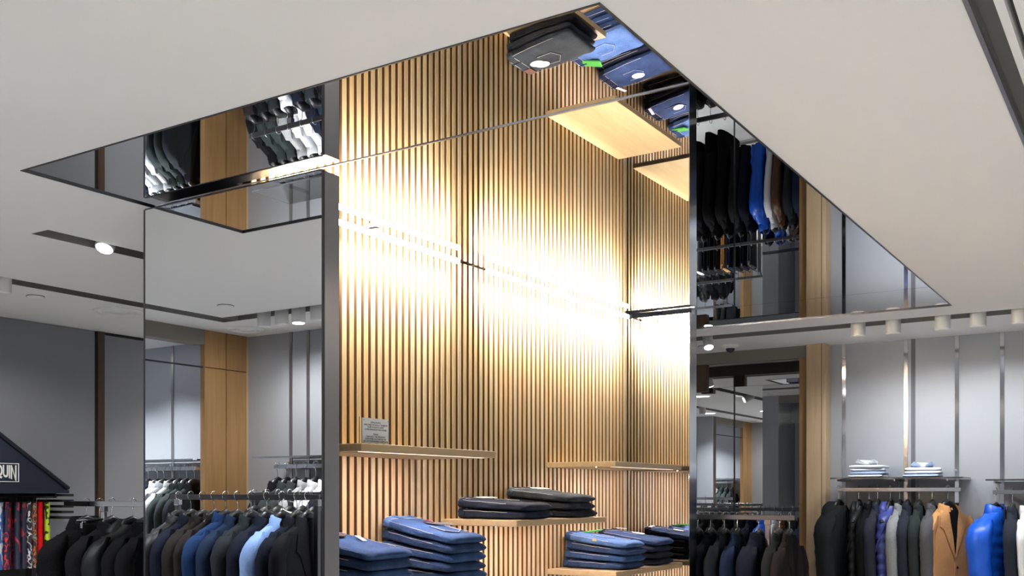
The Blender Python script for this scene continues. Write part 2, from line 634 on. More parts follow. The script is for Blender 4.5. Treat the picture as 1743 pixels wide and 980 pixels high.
# near wing
nw = box('wing', -3.28, -2.375, 2.549, 2.620, 0, 2.676, M_GREYM, pil)
box('mirror_pane', -3.285, -2.379, 2.544, 2.549, 0.0, 2.678, M_MIRROR, nw)
box('edge_trim', -2.3795, -2.3725, 2.5425, 2.549, 0, 2.679, M_DKMET, nw)
box('edge_trim', -3.292, -3.285, 2.5425, 2.549, 0, 2.679, M_DKMET, nw)
box('edge_trim', -3.285, -2.3795, 2.5425, 2.549, 2.678, 2.682, M_DKMET, nw)
box('steel_edge', -2.375, -2.3715, 2.549, 2.620, 0, 2.676, plain('dull_steel', (0.62, 0.60, 0.60), 0.22, 1.0), nw)
box('wing_core', -3.28, -2.868, 2.620, 2.650, 0, 2.676, M_GREYM, nw)
# far wing and back face
fw = box('wing', -2.868, -2.418, 5.735, 5.835, 0, 2.676, M_GREYM, pil)
box('mirror_pane', -2.860, -2.418, 5.730, 5.735, 0, 2.678, M_MIRROR, fw)
box('edge_trim', -2.418, -2.412, 5.728, 5.835, 0, 2.679, M_STEEL, fw)
bk = box('back_lining', -3.28, -2.868, 5.74, 5.835, 0, 2.676, M_GREYM, pil)
box('mirror_pane', -3.28, -2.418, 5.835, 5.84, 0, 2.678, M_MIRROR, bk)
# light bars at the top of the niche
washers = []
for a, b in ((2.75, 3.86), (4.10, 5.62)):
    lb = box('light_bar', -2.832, -2.770, (a + b) / 2 - 0.02, (a + b) / 2 + 0.02, 2.684, 2.698, M_WHITEP, pil)
    tube('light_tube', [(-2.765, a, 2.672), (-2.765, b, 2.672)], 0.011, M_LED, lb, 10)
    washers.append((a, b))

# ------------------------------------------------------------------ shelves of the niche
SHELVES = [
    (2.665, 3.654, 1.781, 'oak shelf high in the slatted niche holding the small printed notice', 2.79),
    (3.820, 4.671, 1.484, 'oak shelf in the slatted niche carrying dark indigo and grey jeans', None),
    (4.775, 5.628, 1.770, 'empty oak shelf high in the slatted niche beside its mirrored end', None),
    (4.781, 5.645, 1.195, 'lower oak shelf in the slatted niche carrying light blue jeans', None),
    (2.700, 3.655, 1.207, 'lowest oak shelf in the slatted niche under two tall jeans piles', None),
]
for v0, v1, z, lab, start in SHELVES:
    s = start or v0
    t = thing('wall_shelf', lab, 'shelf', (-2.836, s, z - 0.028))
    ln = v1 - s
    box('board', 0.001, 0.416, 0, ln, 0, 0.028, M_SHELF, t, bev=0.0015)
    box('light_strip', 0.372, 0.376, 0.03, ln - 0.03, -0.0012, 0.0, M_LEDGE, t)
    box('added_baffle', 0.300, 0.304, 0.01, ln - 0.01, -0.0035, 0.0, M_SHELF, t)  # added lip that keeps the rear strip out of sight
    box('light_strip', 0.286, 0.298, 0.03, ln - 0.03, -0.0014, 0.0, M_LEDS, t)  # second strip, added unseen to brighten the slats below

# printed acrylic notice
sg = thing('notice_stand', 'clear acrylic stand with a white printed notice on the niche shelf', 'notice', (-2.462, 2.915, 1.7815), math.radians(90 - 2))
box('acrylic_sheet', -0.080, 0.080, 0.004, 0.007, 0, 0.098, M_GLASS, sg)
box('paper', -0.068, 0.074, 0.0005, 0.0035, 0.004, 0.095, plain('notice_paper', (0.92, 0.92, 0.92), 0.7), sg)
for x in (-0.062, 0.068):
    for z in (0.010, 0.088):
        lathe('screw', [(0.0025, 0), (0.0025, 0.002), (0.001, 0.003)], M_STEEL, sg, 10, loc=(x, 0.0005, z), rot=(PI / 2, 0, 0))
txt = text_mesh('print', 'DRAGI KUPCI,\nVRACANJE ARTIKALA I ZAMJENA\nROBE MOGUCA SAMO\nU ORIGINALNOM PAKOVANJU\n\nPLEASE\nTAKE NOT THIS PRODUCT\nCUSTOMER CLOTHES IN THE\nNO ACCOMPANYING GARMENTS', 0.0086, 0.0004)
ob('print', txt, M_BLKM, sg, (0.003, 0.0002, 0.077), (PI / 2, 0, 0))


# ------------------------------------------------------------------ folded jeans
def sgnp(x, p):
    return math.copysign(abs(x) ** p, x)


def jeans_meshes(seed, L=0.375, W=0.275, th=0.043):
    rnd = random.Random(seed)
    so = rnd.uniform(0, 50)
    def width(x):
        t = x / L
        return W * (0.80 + 0.20 * math.sin(min(1, t * 1.5) * PI / 2) - 0.06 * max(0, t - 0.7))
    def rings(x0, x1, n, grow=0.0, endround=True, lobes=True, nz=3.2):
        R = []
        N = 32
        for i in range(n + 1):
            t = i / n
            t = 1 - (1 - t) ** 1.9 if endround else t
            x = x0 + (x1 - x0) * t
            e = 1.0
            if endround:
                d = (x1 - x)
                if d < th * 0.62:
                    e = math.sqrt(max(0.02, 1 - (1 - d / (th * 0.62)) ** 2))
            hw = width(x) / 2 + grow - 0.022 * (1 - e)
            hz = th / 2 * e + grow
            ring = []
            for k in range(N):
                a = 2 * PI * k / N + PI / N
                c, s_ = math.cos(a), math.sin(a)
                y = hw * sgnp(c, 2 / 4.5)
                z = hz * sgnp(s_, 2 / nz)
                if lobes:
                    pin = math.exp(-(z / (th * 0.09)) ** 2) * 0.016 * min(1, (x1 - x) / 0.06)
                    y -= math.copysign(min(pin, abs(y)), c)
                q = noise.noise(Vector((x * 13, y * 17, so + (3 if z > 0 else 0))))
                q2 = noise.noise(Vector((x * 30, y * 9, so + 7)))
                zz = z + ((0.006 * q + 0.0035 * q2) * e - 0.004 * (2 * y / W) ** 2 * e) * (1 if z > 0 else 0.25)
                wz = 1.15 - 0.30 * max(0.0, x) / L
                ring.append((x + 0.007 * noise.noise(Vector((y * 20, z * 40, so))), y + 0.007 * noise.noise(Vector((x * 15, z * 60, so + 20))), (th / 2 + zz) * wz))
            R.append(ring)
        return R
    v, f = loft_vf(rings(0.03, L, 30))
    body = fixn(mk('jeans_body', v, f, True, 70))
    v, f = loft_vf(rings(-0.004, 0.036, 5, 0.0012, False, True, 2.6))
    band = fixn(mk('jeans_waistband', v, f, True, 60))
    # stitch lines along the near side and below the band
    sv2, sf2 = [], []
    def addt(pts, r=0.0011):
        v_, f_ = tube_vf(pts, r, 5)
        n = len(sv2)
        sv2.extend(v_)
        sf2.extend(tuple(i + n for i in q) for q in f_)
    for side in (-1, 1):
        addt([(0.03 + 0.3 * k / 12, side * (width(0.03 + 0.3 * k / 12) / 2 - 0.002), (th * 0.80 + 0.004 * noise.noise(Vector((k * 0.4, side, so)))) * (1.15 - 0.3 * (0.03 + 0.3 * k / 12) / L)) for k in range(11)])
    addt([(0.039, -width(0.04) / 2 * 0.93 + width(0.04) * 0.93 * k / 10, th * 1.12 - 0.001) for k in range(11)])
    addt([(0.001, -width(0.0) / 2 * 0.9 + width(0.0) * 0.9 * k / 10, th * 1.15) for k in range(11)])
    st = fixn(mk('jeans_stitch', sv2, sf2, True))
    return body, band, st, width


JM = [jeans_meshes(s) for s in (1, 2, 3, 4)]
DEN = {
    'indigo': denim('denim_indigo', (0.006, 0.011, 0.027)),
    'blue': denim('denim_blue', (0.026, 0.066, 0.165)),
    'midblue': denim('denim_midblue', (0.018, 0.042, 0.105)),
    'light': denim('denim_light', (0.075, 0.155, 0.33)),
    'grey': denim('denim_grey', (0.022, 0.027, 0.036)),
    'navy': denim('denim_navy', (0.006, 0.008, 0.014)),
}
pk_o = [(0, -0.055), (0, 0.055), (0.085, 0.06), (0.118, 0.0), (0.085, -0.06)]


def prism_vf(poly, z0, z1):
    n = len(poly)
    V = [(x, y, z0) for x, y in poly] + [(x, y, z1) for x, y in poly]
    F = [tuple(range(n - 1, -1, -1)), tuple(range(n, 2 * n))] + [(i, (i + 1) % n, (i + 1) % n + n, i + n) for i in range(n)]
    return V, F


v, f = prism_vf(pk_o, 0, 0.003)
POCKET = mk('pocket', v, f)
pv, pf = [], []
for sc in (0.90,):
    pts = [(0.059 + (x - 0.059) * sc, y * sc, 0.0034) for x, y in pk_o]
    v, f = tube_vf([pts[1], pts[2], pts[3], pts[4], pts[0]], 0.0011, 5)
    pv += v
    pf += f
PSTITCH = mk('pocket_stitch', pv, pf)
el_o = [(0.030 * math.cos(2 * PI * k / 20), 0.021 * math.sin(2 * PI * k / 20)) for k in range(20)]
v, f = prism_vf(el_o, 0, 0.0012)
OVAL = mk('oval_tag', v, f)
v, f = box_vf(0, 0.05, -0.004, 0.004, 0, 0.004, 0.001)
LOOP = fixn(mk('belt_loop', v, f))


def jeans(label, col, loc, rz=0.0, extra=(), seed=0, group=None, band=None, thread=None, s=1.0, tiltx=0.0, tilty=0.0):
    th0 = 0.043
    TA = 0.30 * th0 / 0.375
    def top(x):
        return th0 * (1.15 - 0.30 * x / 0.375)
    bd, wbm, st, wd = JM[seed % len(JM)]
    t = thing('folded_jeans', label, 'jeans', loc, rz, group)
    t.rotation_euler = (tiltx, tilty, rz)
    t.scale = (s, s, 1.0)
    b = ob('body', bd, DEN[col], t)
    ob('stitching', st, thread or M_THREAD, b)
    wbo = ob('waistband', wbm, DEN[band or col], t)
    for y in (-0.055, 0.06):
        ob('belt_loop', LOOP, DEN[band or col], wbo, (-0.006, y, top(0) - 0.001))
    for e in extra:
        if e[0] == 'pocket':
            p = ob('back_pocket', POCKET, DEN[col], t, (e[1], e[2], top(e[1]) - 0.0005), (0, TA, e[3]))
            ob('stitching', PSTITCH, thread or M_THREAD, p)
        elif e[0] == 'oval':
            for k in range(e[4] if len(e) > 4 else 1):
                o = ob('paper_tag', OVAL, M_PAPER, t, (e[1] + 0.018 * k, e[2] + 0.02 * k, top(e[1]) + 0.0055 + 0.002 * k), (0.04, TA, e[3]), (1.25, 1.45, 1))
                o['label'] = 'white oval paper tag'
        elif e[0] == 'patch':
            o = box('leather_patch', -0.03, 0.03, -0.022, 0.022, 0, 0.0025, M_LEATHER, t, loc=(e[1], e[2], top(e[1]) + 0.002), rot=(0, 0, e[3]))
            o['label'] = 'brown leather patch'
        elif e[0] == 'strip':
            o = box('paper_tag', -0.045, 0.045, -0.009, 0.009, 0, 0.003, M_PAPER, t, loc=(e[1], e[2], top(e[1]) + 0.007), rot=(0, 0.05, e[3]))
            o['label'] = 'white strip tag'
        elif e[0] == 'card':
            for k in range(2):
                o = box('card_tag', -0.035, 0.035, -0.018, 0.018, 0, 0.002, M_CARD, t, loc=(e[1] + 0.03 * k, e[2] + 0.035 * k, top(e[1]) + 0.006 + 0.003 * k), rot=(0.05, -0.05, e[3] + 0.3 * k), bev=0.0008)
                o['label'] = 'dark card tag'
            tube('tag_cord', [(e[1] - 0.05, e[2] - 0.01, top(e[1]) + 0.004), (e[1] - 0.03, e[2] - 0.012, top(e[1]) + 0.016), (e[1], e[2], top(e[1]) + 0.009)], 0.0025, plain('cord_red', (0.35, 0.05, 0.08), 0.7), t)
        elif e[0] == 'green':
            o = box('green_label', -0.055, 0.055, -0.035, 0.035, 0, 0.008, plain('green_card', (0.08, 0.42, 0.06), 0.6), t, loc=(e[1], e[2], top(e[1]) + 0.003), rot=(0.0, -0.25, e[3]), bev=0.002)
            o['label'] = 'bright green paper label'
        elif e[0] == 'disc':
            o = ob('round_tag', OVAL, plain('tag_brown', (0.10, 0.05, 0.05), 0.5), t, (e[1], e[2], top(e[1]) + 0.006), (0, 0, 0), (1.6, 1.8, 3))
            o['label'] = 'brown round tag'
        elif e[0] == 'tab':
            o = box('side_tab', -0.012, 0.012, -0.004, 0.0, -0.008, 0.008, plain('tab_tan', (0.55, 0.45, 0.25), 0.6), t, loc=(e[1], -wd(e[1]) / 2 - 0.002, th0 * 0.72))
            o['label'] = 'tan woven tab'
    return t


JX = -2.806
TH = 0.0495 / 1.0


def pile(v, z, specs, pname, x=JX, seed=0):
    rnd = random.Random(seed)
    n = len(specs)
    nm = ['bottom', 'second lowest', 'third lowest', 'fourth lowest', 'fifth lowest', 'sixth lowest']
    for i, (col, desc, extra, kw) in enumerate(specs):
        pos = 'on top of' if i == n - 1 else nm[i] + ' in'
        jeans(f'{desc} folded jeans {pos} the {pname}', col, (x + rnd.uniform(-0.006, 0.008), v + rnd.uniform(-0.006, 0.006), z + 0.0006 + i * TH), rnd.uniform(-0.03, 0.03), extra, seed + i, tilty=i * 0.0344, **kw)


pile(4.025, 1.484, [
    ('indigo', 'dark indigo white-stitched', [], {}),
    ('indigo', 'dark indigo oval-tagged', [('pocket', 0.14, 0.02, 0.05), ('oval', 0.09, -0.03, 0.5, 2)], {}),
], 'indigo pile on the middle niche shelf', seed=11)
pile(4.455, 1.484, [
    ('navy', 'black', [], {'thread': M_CARD}),
    ('grey', 'charcoal grey', [], {'thread': M_CARD}),
    ('grey', 'faded grey leather-patched', [('pocket', 0.12, 0.01, 0.1), ('oval', 0.10, 0.01, 0.4, 2), ('patch', 0.024, 0.06, PI / 2)], {}),
], 'grey pile on the middle niche shelf', seed=23)
pile(2.975, 1.207, [('blue', 'plain mid blue', [], {}), ('midblue', 'plain deep blue', [], {}), ('blue', 'plain blue', [], {}), ('midblue', 'deep blue', [], {}),
                    ('blue', 'blue strip-tagged', [('disc', 0.10, -0.02, 0), ('strip', 0.19, 0.03, -0.5)], {})],
     'pile next to the pillar mirror edge', seed=31)
pile(3.475, 1.207, [('midblue', 'deep blue', [], {}), ('blue', 'blue', [], {}), ('midblue', 'dark blue', [], {}), ('blue', 'mid blue', [], {}), ('midblue', 'inky blue', [], {}),
                   ('blue', 'worn blue card-tagged', [('card', 0.17, 0.02, 0.4), ('pocket', 0.2, 0.0, 0.0)], {'band': 'light'})],
     'tall blue pile under the notice', seed=43)
pile(5.035, 1.195, [('midblue', 'worn blue', [], {}), ('blue', 'worn mid blue', [], {}), ('midblue', 'deep indigo', [], {}),
                   ('light', 'pale washed blue', [('tab', 0.2, 0, 0), ('green', 0.07, 0.07, 0.3), ('pocket', 0.14, -0.01, 0.0)], {'band': 'midblue'})],
     'pale pile on the lower niche shelf', seed=57)
pile(5.415, 1.195, [('navy', 'black blue', [], {}), ('navy', 'dark navy', [], {}), ('indigo', 'dark indigo', [], {}),
                   ('midblue', 'two-tone blue oval-tagged', [('pocket', 0.12, 0.0, 0.0), ('oval', 0.19, 0.02, 0.6, 1), ('strip', 0.04, 0.10, 1.4)], {'band': 'indigo'})],
     'dark pile beside the niche end mirror', seed=63)


# ------------------------------------------------------------------ garments
def se_ring(z, hw, hd, n, N, cx=0.0, cy=0.0, fn=None):
    r = []
    for k in range(N):
        a = 2 * PI * k / N
        x = hw * sgnp(math.cos(a), 2 / n)
        y = hd * sgnp(math.sin(a), 2 / n)
        if fn:
            m = fn(x, y, z)
            x *= m
            y *= m
        r.append((cx + x, cy + y, z))
    return r


PROF = [(0.0, .060, .044), (-.014, .068, .048), (-.034, .098, .050), (-.060, .145, .050), (-.086, .184, .050), (-.108, .204, .050), (-.145, .212, .053),
        (-.20, .216, .058), (-.30, .216, .060), (-.40, .208, .058), (-.50, .212, .058), (-.60, .220, .058), (-.70, .228, .056), (-.745, .229, .052)]


def interp(prof, z):
    for (z0, a0, b0), (z1, a1, b1) in zip(prof, prof[1:]):
        if z0 >= z >= z1:
            t = (z0 - z) / (z0 - z1)
            return a0 + (a1 - a0) * t, b0 + (b1 - b0) * t
    return prof[-1][1], prof[-1][2]


ZC = -0.125     # collar top below the rail


def scaled_prof(length, wide=1.0, deep=1.0):
    out = []
    for z, a, b in PROF:
        zz = z if z > -.2 else -.2 + (z + .2) * (length - .2) / .545
        out.append((zz, a * wide, b * deep))
    return out


def body_vf(prof, seed, quilt=0.0, amp=0.06, N=28, dense=1):
    so = seed * 7.3
    zs = []
    for (z0, _, _), (z1, _, _) in zip(prof, prof[1:]):
        m = max(1, int((z0 - z1) / (0.045 / dense)))
        zs += [z0 + (z1 - z0) * k / m for k in range(m)]
    zs.append(prof[-1][0])
    rings = []
    def fn(x, y, z):
        low = min(1.0, max(0, -z - 0.05) / 0.3)
        m = 1 + amp * low * noise.noise(Vector((x * 14, y * 10, z * 2.2 + so)))
        m += amp * 0.5 * noise.noise(Vector((x * 9, y * 9, z * 9 + so))) + amp * 0.45 * noise.noise(Vector((x * 26, y * 26, z * 17 + so)))
        return m
    for z in zs:
        a, b = interp(prof, z)
        if quilt and z < -0.03:
            q = abs(math.sin(PI * (z + 0.03) / 0.072))
            a += quilt * (q - 0.6) * 0.6
            b += quilt * (q - 0.6)
        rings.append([(x, y, z + ZC) for x, y, z in se_ring(z, a, b, 2.6, N, fn=fn)])
    return loft_vf(rings, False, True)


def sleeve_vf(side, seed, length=0.64, r0=(.052, .062), r1=(.040, .044), quilt=0.0, out=0.0, fwd=-0.05, N=16):
    so = seed * 3.1 + side * 11
    n = 22
    R = []
    for i in range(n + 1):
        t = i / n
        z = -0.082 - t * length
        x = 0.165 + 0.055 * min(1, t * 6) ** 0.8 + out * t - 0.006 * t
        y = fwd * t * t
        e = min(1, 0.72 + t * 4)
        a = (r0[0] + (r1[0] - r0[0]) * t) * e
        b = (r0[1] + (r1[1] - r0[1]) * t) * min(1, 0.75 + t * 4)
        if quilt:
            q = abs(math.sin(PI * t * length / 0.075))
            a += quilt * (q - 0.6)
            b += quilt * (q - 0.6)
        ring = []
        for k in range(N):
            an = 2 * PI * k / N
            dx, dy = math.cos(an) * a, math.sin(an) * b
            m = 1 + 0.20 * noise.noise(Vector((dx * 32, dy * 32, z * 2.5 + so))) + 0.12 * noise.noise(Vector((dx * 34, dy * 34, z * 20 + so)))
            ring.append((side * (x + dx * m), y + dy * m, z + ZC + (0.02 * (1 - t * 5) if t < 0.2 else 0) * (1 if dx < 0 else -0.4)))
        R.append(ring)
    return loft_vf(R, True, True)


def collar_vf(h=0.04, spread=0.018, rx=.066, ry=.054, gap=0.55, drop=0.02, N=24):
    """folded collar around the neck, open at the front (-y)"""
    rings = []
    for k in range(N + 1):
        a = -PI / 2 + gap + (2 * PI - 2 * gap) * k / N
        c, s = math.cos(a), math.sin(a)
        fr = max(0, -s)
        pr = []
        for (d, z) in ((0.0, -0.03), (0.001, h * 0.9), (0.006, h), (0.012, h * 0.9), (0.012 + spread, -drop - 0.02 * fr), (0.008 + spread, -drop - 0.004 - 0.02 * fr), (0.008, h * 0.55)):
            pr.append(((rx + d) * c, (ry + 0.55 * d) * s, z + ZC - 0.022 * fr))
        rings.append(pr)
    V, F = loft_vf(rings, True, True)
    return V, F


def front_y(prof, x, z):
    a, b = interp(prof, z)
    q = min(0.999, abs(x) / a)
    return -b * (1 - q ** 2.6) ** (1 / 2.6)


def lapel_vf(prof, side, low=-.40, wide=.085, peak=False):
    ts = [0, .08, .2, .34, .40, .46, .6, .8, 1.0]
    V = []
    for t in ts:
        z = 0.004 + (low - 0.004) * t
        xi = .052 * (1 - t) ** 1.2 + .004
        wd = wide * (0.45 + 1.1 * min(t, .4) / .4 * .55) if t <= .4 else wide * (1.05 if peak else .80) * (1 - (t - .4) / .6) ** .8 + .004
        xo = xi + wd
        zo = z + (0.03 if (peak and .36 < t < .5) else 0)
        for j in range(4):
            x = xi + (xo - xi) * j / 3
            zz = z + (zo - z) * j / 3
            y = front_y(prof, x, min(-0.001, zz)) - 0.0055 - 0.003 * math.sin(PI * j / 3)
            V.append((side * x, y, zz + ZC))
    n = len(ts)
    F = []
    for i in range(n - 1):
        for j in range(3):
            a = i * 4 + j
            F.append((a, a + 1, a + 5, a + 4))
    # back layer for thickness
    m = len(V)
    V += [(x, y + 0.004, z) for x, y, z in V]
    F2 = [tuple(i + m for i in reversed(q)) for q in F]
    edge = []
    loop = [i * 4 for i in range(n)] + [(n - 1) * 4 + j for j in range(1, 4)] + [i * 4 + 3 for i in range(n - 2, -1, -1)] + [2, 1]
    for a, b in zip(loop, loop[1:] + loop[:1]):
        edge.append((a, b, b + m, a + m))
    return V, F + F2 + edge


def lining_vf(prof, low):
    V, F = [], []
    n = 8
    for i in range(n + 1):
        t = i / n
        z = low * t
        hx = .058 * (1 - t) ** 1.1 + .004
        for j in range(5):
            x = -hx + 2 * hx * j / 4
            V.append((x, front_y(prof, x, min(-.001, z)) - 0.002, z + ZC))
    for i in range(n):
        for j in range(4):
            a = i * 5 + j
            F.append((a, a + 1, a + 6, a + 5))
    return V, F


def strip_front_vf(prof, x0, x1, z0, z1, off=0.003, th=0.004, n=10):
    V, F = [], []
    for i in range(n + 1):
        z = z0 + (z1 - z0) * i / n
        for x in (x0, x1):
            y = front_y(prof, x, min(-.001, z)) - off
            V += [(x, y, z + ZC), (x, y + th + off, z + ZC)]
    for i in range(n):
        a = i * 4
        b = a + 4
        F += [(a, b, b + 2, a + 2), (a, a + 1, b + 1, b), (a + 2, b + 2, b + 3, a + 3), (a + 1, a + 3, b + 3, b + 1)]
    F += [(0, 2, 3, 1), (n * 4, n * 4 + 1, n * 4 + 3, n * 4 + 2)]
    return V, F


def hood_vf(seed, s=1.0):
    R = []
    N = 20
    so = seed * 5.7
    for i in range(13):
        t = i / 12
        z = 0.030 - 0.125 * t
        a = math.sin(PI * (0.10 + 0.62 * t)) ** 0.7
        hw = 0.138 * a * s
        hd = 0.062 * a * s
        R.append([(x * (1 + .22 * noise.noise(Vector((x * 14, y * 14, z * 22 + so)))), y * (1 + .25 * noise.noise(Vector((x * 12, y * 12, z * 12 + so + 4)))), zz + ZC)
                  for x, y, zz in se_ring(z, hw, hd, 2.2, N, 0, 0.030)])
    return loft_vf(R)


def sm(name, vf, sharp=60):
    return fixn(mk(name, vf[0], vf[1], True, sharp))


v, f = lathe_vf([(0.009, 0), (0.009, 0.003), (0.006, 0.004)], 10)
BUTTON = mk('button', v, f)
HOOK = sm('hook', tube_vf([(0, 0, -0.100), (0, 0, -0.050), (0.004, 0, -0.034), (0.018, 0, -0.022), (0.0245, 0, -0.004), (0.018, 0, 0.010), (0.004, 0, 0.0165), (-0.010, 0, 0.014), (-0.018, 0, 0.004)], 0.0021, 6))
hv, hf = tube_vf([(-0.185, -0.004, -0.240), (-0.17, 0, -0.228), (-0.12, 0, -0.200), (-0.07, 0, -0.170), (-0.035, 0, -0.124), (0, 0, -0.106), (0.035, 0, -0.124), (0.07, 0, -0.170), (0.12, 0, -0.200), (0.17, 0, -0.228), (0.185, -0.004, -0.240)],
                 [(0.016, 0.010), (0.019, 0.013), (0.015, 0.012), (0.011, 0.016), (0.018, 0.034), (0.018, 0.030), (0.018, 0.034), (0.011, 0.016), (0.015, 0.012), (0.019, 0.013), (0.016, 0.010)], 10)
HBAR = sm('hanger_bar', (hv, hf))
cv, cf = tube_vf([(-0.15, 0, -0.110), (-0.07, 0, -0.108), (0, 0, -0.100), (0.07, 0, -0.108), (0.15, 0, -0.110)], [(0.006, 0.010)] * 5, 8)
CBAR = sm('clip_bar', (cv, cf))
v, f = box_vf(-0.014, 0.014, -0.009, 0.009, -0.150, -0.112, 0.003)
CLIP = fixn(mk('clip', v, f))


def hanger(kind, label, loc, rz, group=None):
    h = thing('clothes_hanger', label, 'hanger', loc, rz, group)
    ob('hook', HOOK, M_CHROME, h)
    if kind == 'clip':
        ob('bar', CBAR, M_BLACK, h)
        for x in (-0.105, 0.105):
            ob('clip', CLIP, M_STEEL, h, (x, 0, 0))
    else:
        ob('shoulder_bar', HBAR, M_BLACK, h)
    return h


CACHE = {}


def garment_parts(kind, seed):
    key = (kind, seed)
    if key in CACHE:
        return CACHE[key]
    P = []
    if kind in ('blazer', 'peak', 'coat', 'long'):
        ln = {'blazer': .745, 'peak': .745, 'coat': .92, 'long': 1.02}[kind]
        pr = scaled_prof(ln, 1.0 if kind in ('blazer', 'peak') else 1.04, 0.95)
        P.append(('body', sm('jacket_body', body_vf(pr, seed, amp=.09)), 'main', []))
        for s in (-1, 1):
            P.append(('sleeve', sm('jacket_sleeve', sleeve_vf(s, seed)), 'main', []))
        P.append(('collar', sm('jacket_collar', collar_vf(.020, .012, .060, .040, .5, .030)), 'main', []))
        for s in (-1, 1):
            P.append(('lapel', sm('jacket_lapel', lapel_vf(pr, s, -.40 if kind in ('blazer', 'peak') else -.34, .080 if kind == 'blazer' else .095, kind == 'peak'), 40), 'trim', []))
        P.append(('lining', sm('jacket_lining', lining_vf(pr, -.38 if kind in ('blazer', 'peak') else -.32), 40), 'lining', []))
        P.append(('front_edge', sm('jacket_front', strip_front_vf(pr, -.006, .012, -.38, -ln + .02), 40), 'main', []))
        P.append(('button', BUTTON, 'button', [(.02, front_y(pr, .02, z) - .004, z + ZC) for z in (-.41, -.52)]))
        P.append(('pocket_flap', sm('flap', strip_front_vf(pr, .075, .165, -.50, -.545, n=3), 40), 'trim', []))
    elif kind == 'shirt':
        pr = scaled_prof(.74, .96, .72)
        P.append(('body', sm('shirt_body', body_vf(pr, seed, amp=.10)), 'main', []))
        for s in (-1, 1):
            P.append(('sleeve', sm('shirt_sleeve', sleeve_vf(s, seed, .60, (.042, .052), (.034, .036))), 'main', []))
        P.append(('collar', sm('shirt_collar', collar_vf(.026, .010, .056, .036, .35, .032)), 'main', []))
        P.append(('placket', sm('shirt_placket', strip_front_vf(pr, -.014, .014, -.02, -.70), 40), 'main', []))
        P.append(('button', BUTTON, 'button', [(0, front_y(pr, 0, z) - .004, z + ZC) for z in (-.10, -.20, -.30, -.40)]))
    elif kind == 'parka':
        pr = scaled_prof(.86, 1.06, 1.12)
        P.append(('body', sm('parka_body', body_vf(pr, seed, amp=.15, N=36, dense=2)), 'main', []))
        for s in (-1, 1):
            P.append(('sleeve', sm('parka_sleeve', sleeve_vf(s, seed, .66, (.062, .072), (.050, .054))), 'main', []))
        P.append(('hood', sm('parka_hood', hood_vf(seed)), 'main', []))
        P.append(('zip', sm('parka_zip', strip_front_vf(pr, -.008, .008, -.03, -.80), 40), 'metal', []))
    elif kind == 'puffer':
        pr = scaled_prof(.72, 1.08, 1.2)
        P.append(('body', sm('puffer_body', body_vf(pr, seed, .006, .17, 36, 3)), 'main', []))
        for s in (-1, 1):
            P.append(('sleeve', sm('puffer_sleeve', sleeve_vf(s, seed, .64, (.070, .080), (.052, .056), .002)), 'main', []))
        P.append(('collar', sm('puffer_collar', collar_vf(.034, .016, .066, .050, .35, .03)), 'main', []))
        P.append(('zip', sm('puffer_zip', strip_front_vf(pr, -.008, .008, -.0, -.70, .012), 40), 'metal', []))
    elif kind == 'vest':
        pr = scaled_prof(.70, 0.92, 1.20)
        P.append(('body', sm('vest_body', body_vf(pr, seed, .018, .06, 28, 3)), 'main', []))
        for s in (-1, 1):
            pts = [(s * (.188 + .010 * math.cos(a)), .046 * math.cos(a * 1.0 + PI / 2), -.20 + .115 * math.sin(a) + ZC) for a in [2 * PI * k / 20 for k in range(21)]]
            P.append(('armhole', sm('vest_armhole', tube_vf(pts, .009, 6)), 'main', []))
        P.append(('hood', sm('vest_hood', hood_vf(seed, .85)), 'main', []))
        P.append(('zip', sm('vest_zip', strip_front_vf(pr, -.007, .007, -.02, -.66, .012), 40), 'metal', []))
    elif kind == 'fur':
        pr = scaled_prof(.80, 1.12, 1.35)
        P.append(('body', sm('fur_body', body_vf(pr, seed, 0, .16, 36, 2)), 'main', []))
        for s in (-1, 1):
            P.append(('sleeve', sm('fur_sleeve', sleeve_vf(s, seed, .60, (.070, .078), (.060, .062))), 'main', []))
        P.append(('collar', sm('fur_collar', collar_vf(.040, .030, .075, .06, .3, .03)), 'main', []))
    elif kind == 'trousers':
        so = seed * 2.7
        for s in (-1, 1):
            R = []
            for i in range(24):
                t = i / 23
                z = -0.135 - t * 0.98
                hw = .115 - .022 * t
                R.append([(x, y, z) for x, y, _ in se_ring(z, hw, .012, 3, 20, 0.008 * noise.noise(Vector((t * 3, s, so))), s * .0125,
                          lambda x, y, zz: 1 + .05 * noise.noise(Vector((x * 20, zz * 5, so + s))))])
            P.append(('leg', sm('trouser_leg', loft_vf(R)), 'main', []))
        R = [[(x, y, z) for x, y, _ in se_ring(z, .118, .027, 4, 24)] for z in (-.128, -.130, -.168, -.170)]
        P.append(('waistband', sm('trouser_band', loft_vf(R), 40), 'main', []))
    elif kind == 'shorts':
        so = seed * 2.7
        for s in (-1, 1):
            R = []
            for i in range(14):
                t = i / 13
                z = -0.06 - t * 0.36
                hw = (.075 + .02 * t)
                R.append([(x, y, z) for x, y, _ in se_ring(z, hw, .020 + .004 * t, 2.6, 18, s * (.060 + .02 * t), 0,
                          lambda x, y, zz: 1 + .07 * noise.noise(Vector((x * 20, zz * 12, so + s))))])
            P.append(('leg', sm('shorts_leg', loft_vf(R)), 'main', []))
        R = [[(x, y, z) for x, y, _ in se_ring(z, .128, .022, 3, 22)] for z in (-.025, -.027, -.068, -.070)]
        P.append(('waistband', sm('shorts_band', loft_vf(R), 40), 'main', []))
    CACHE[key] = P
    return P


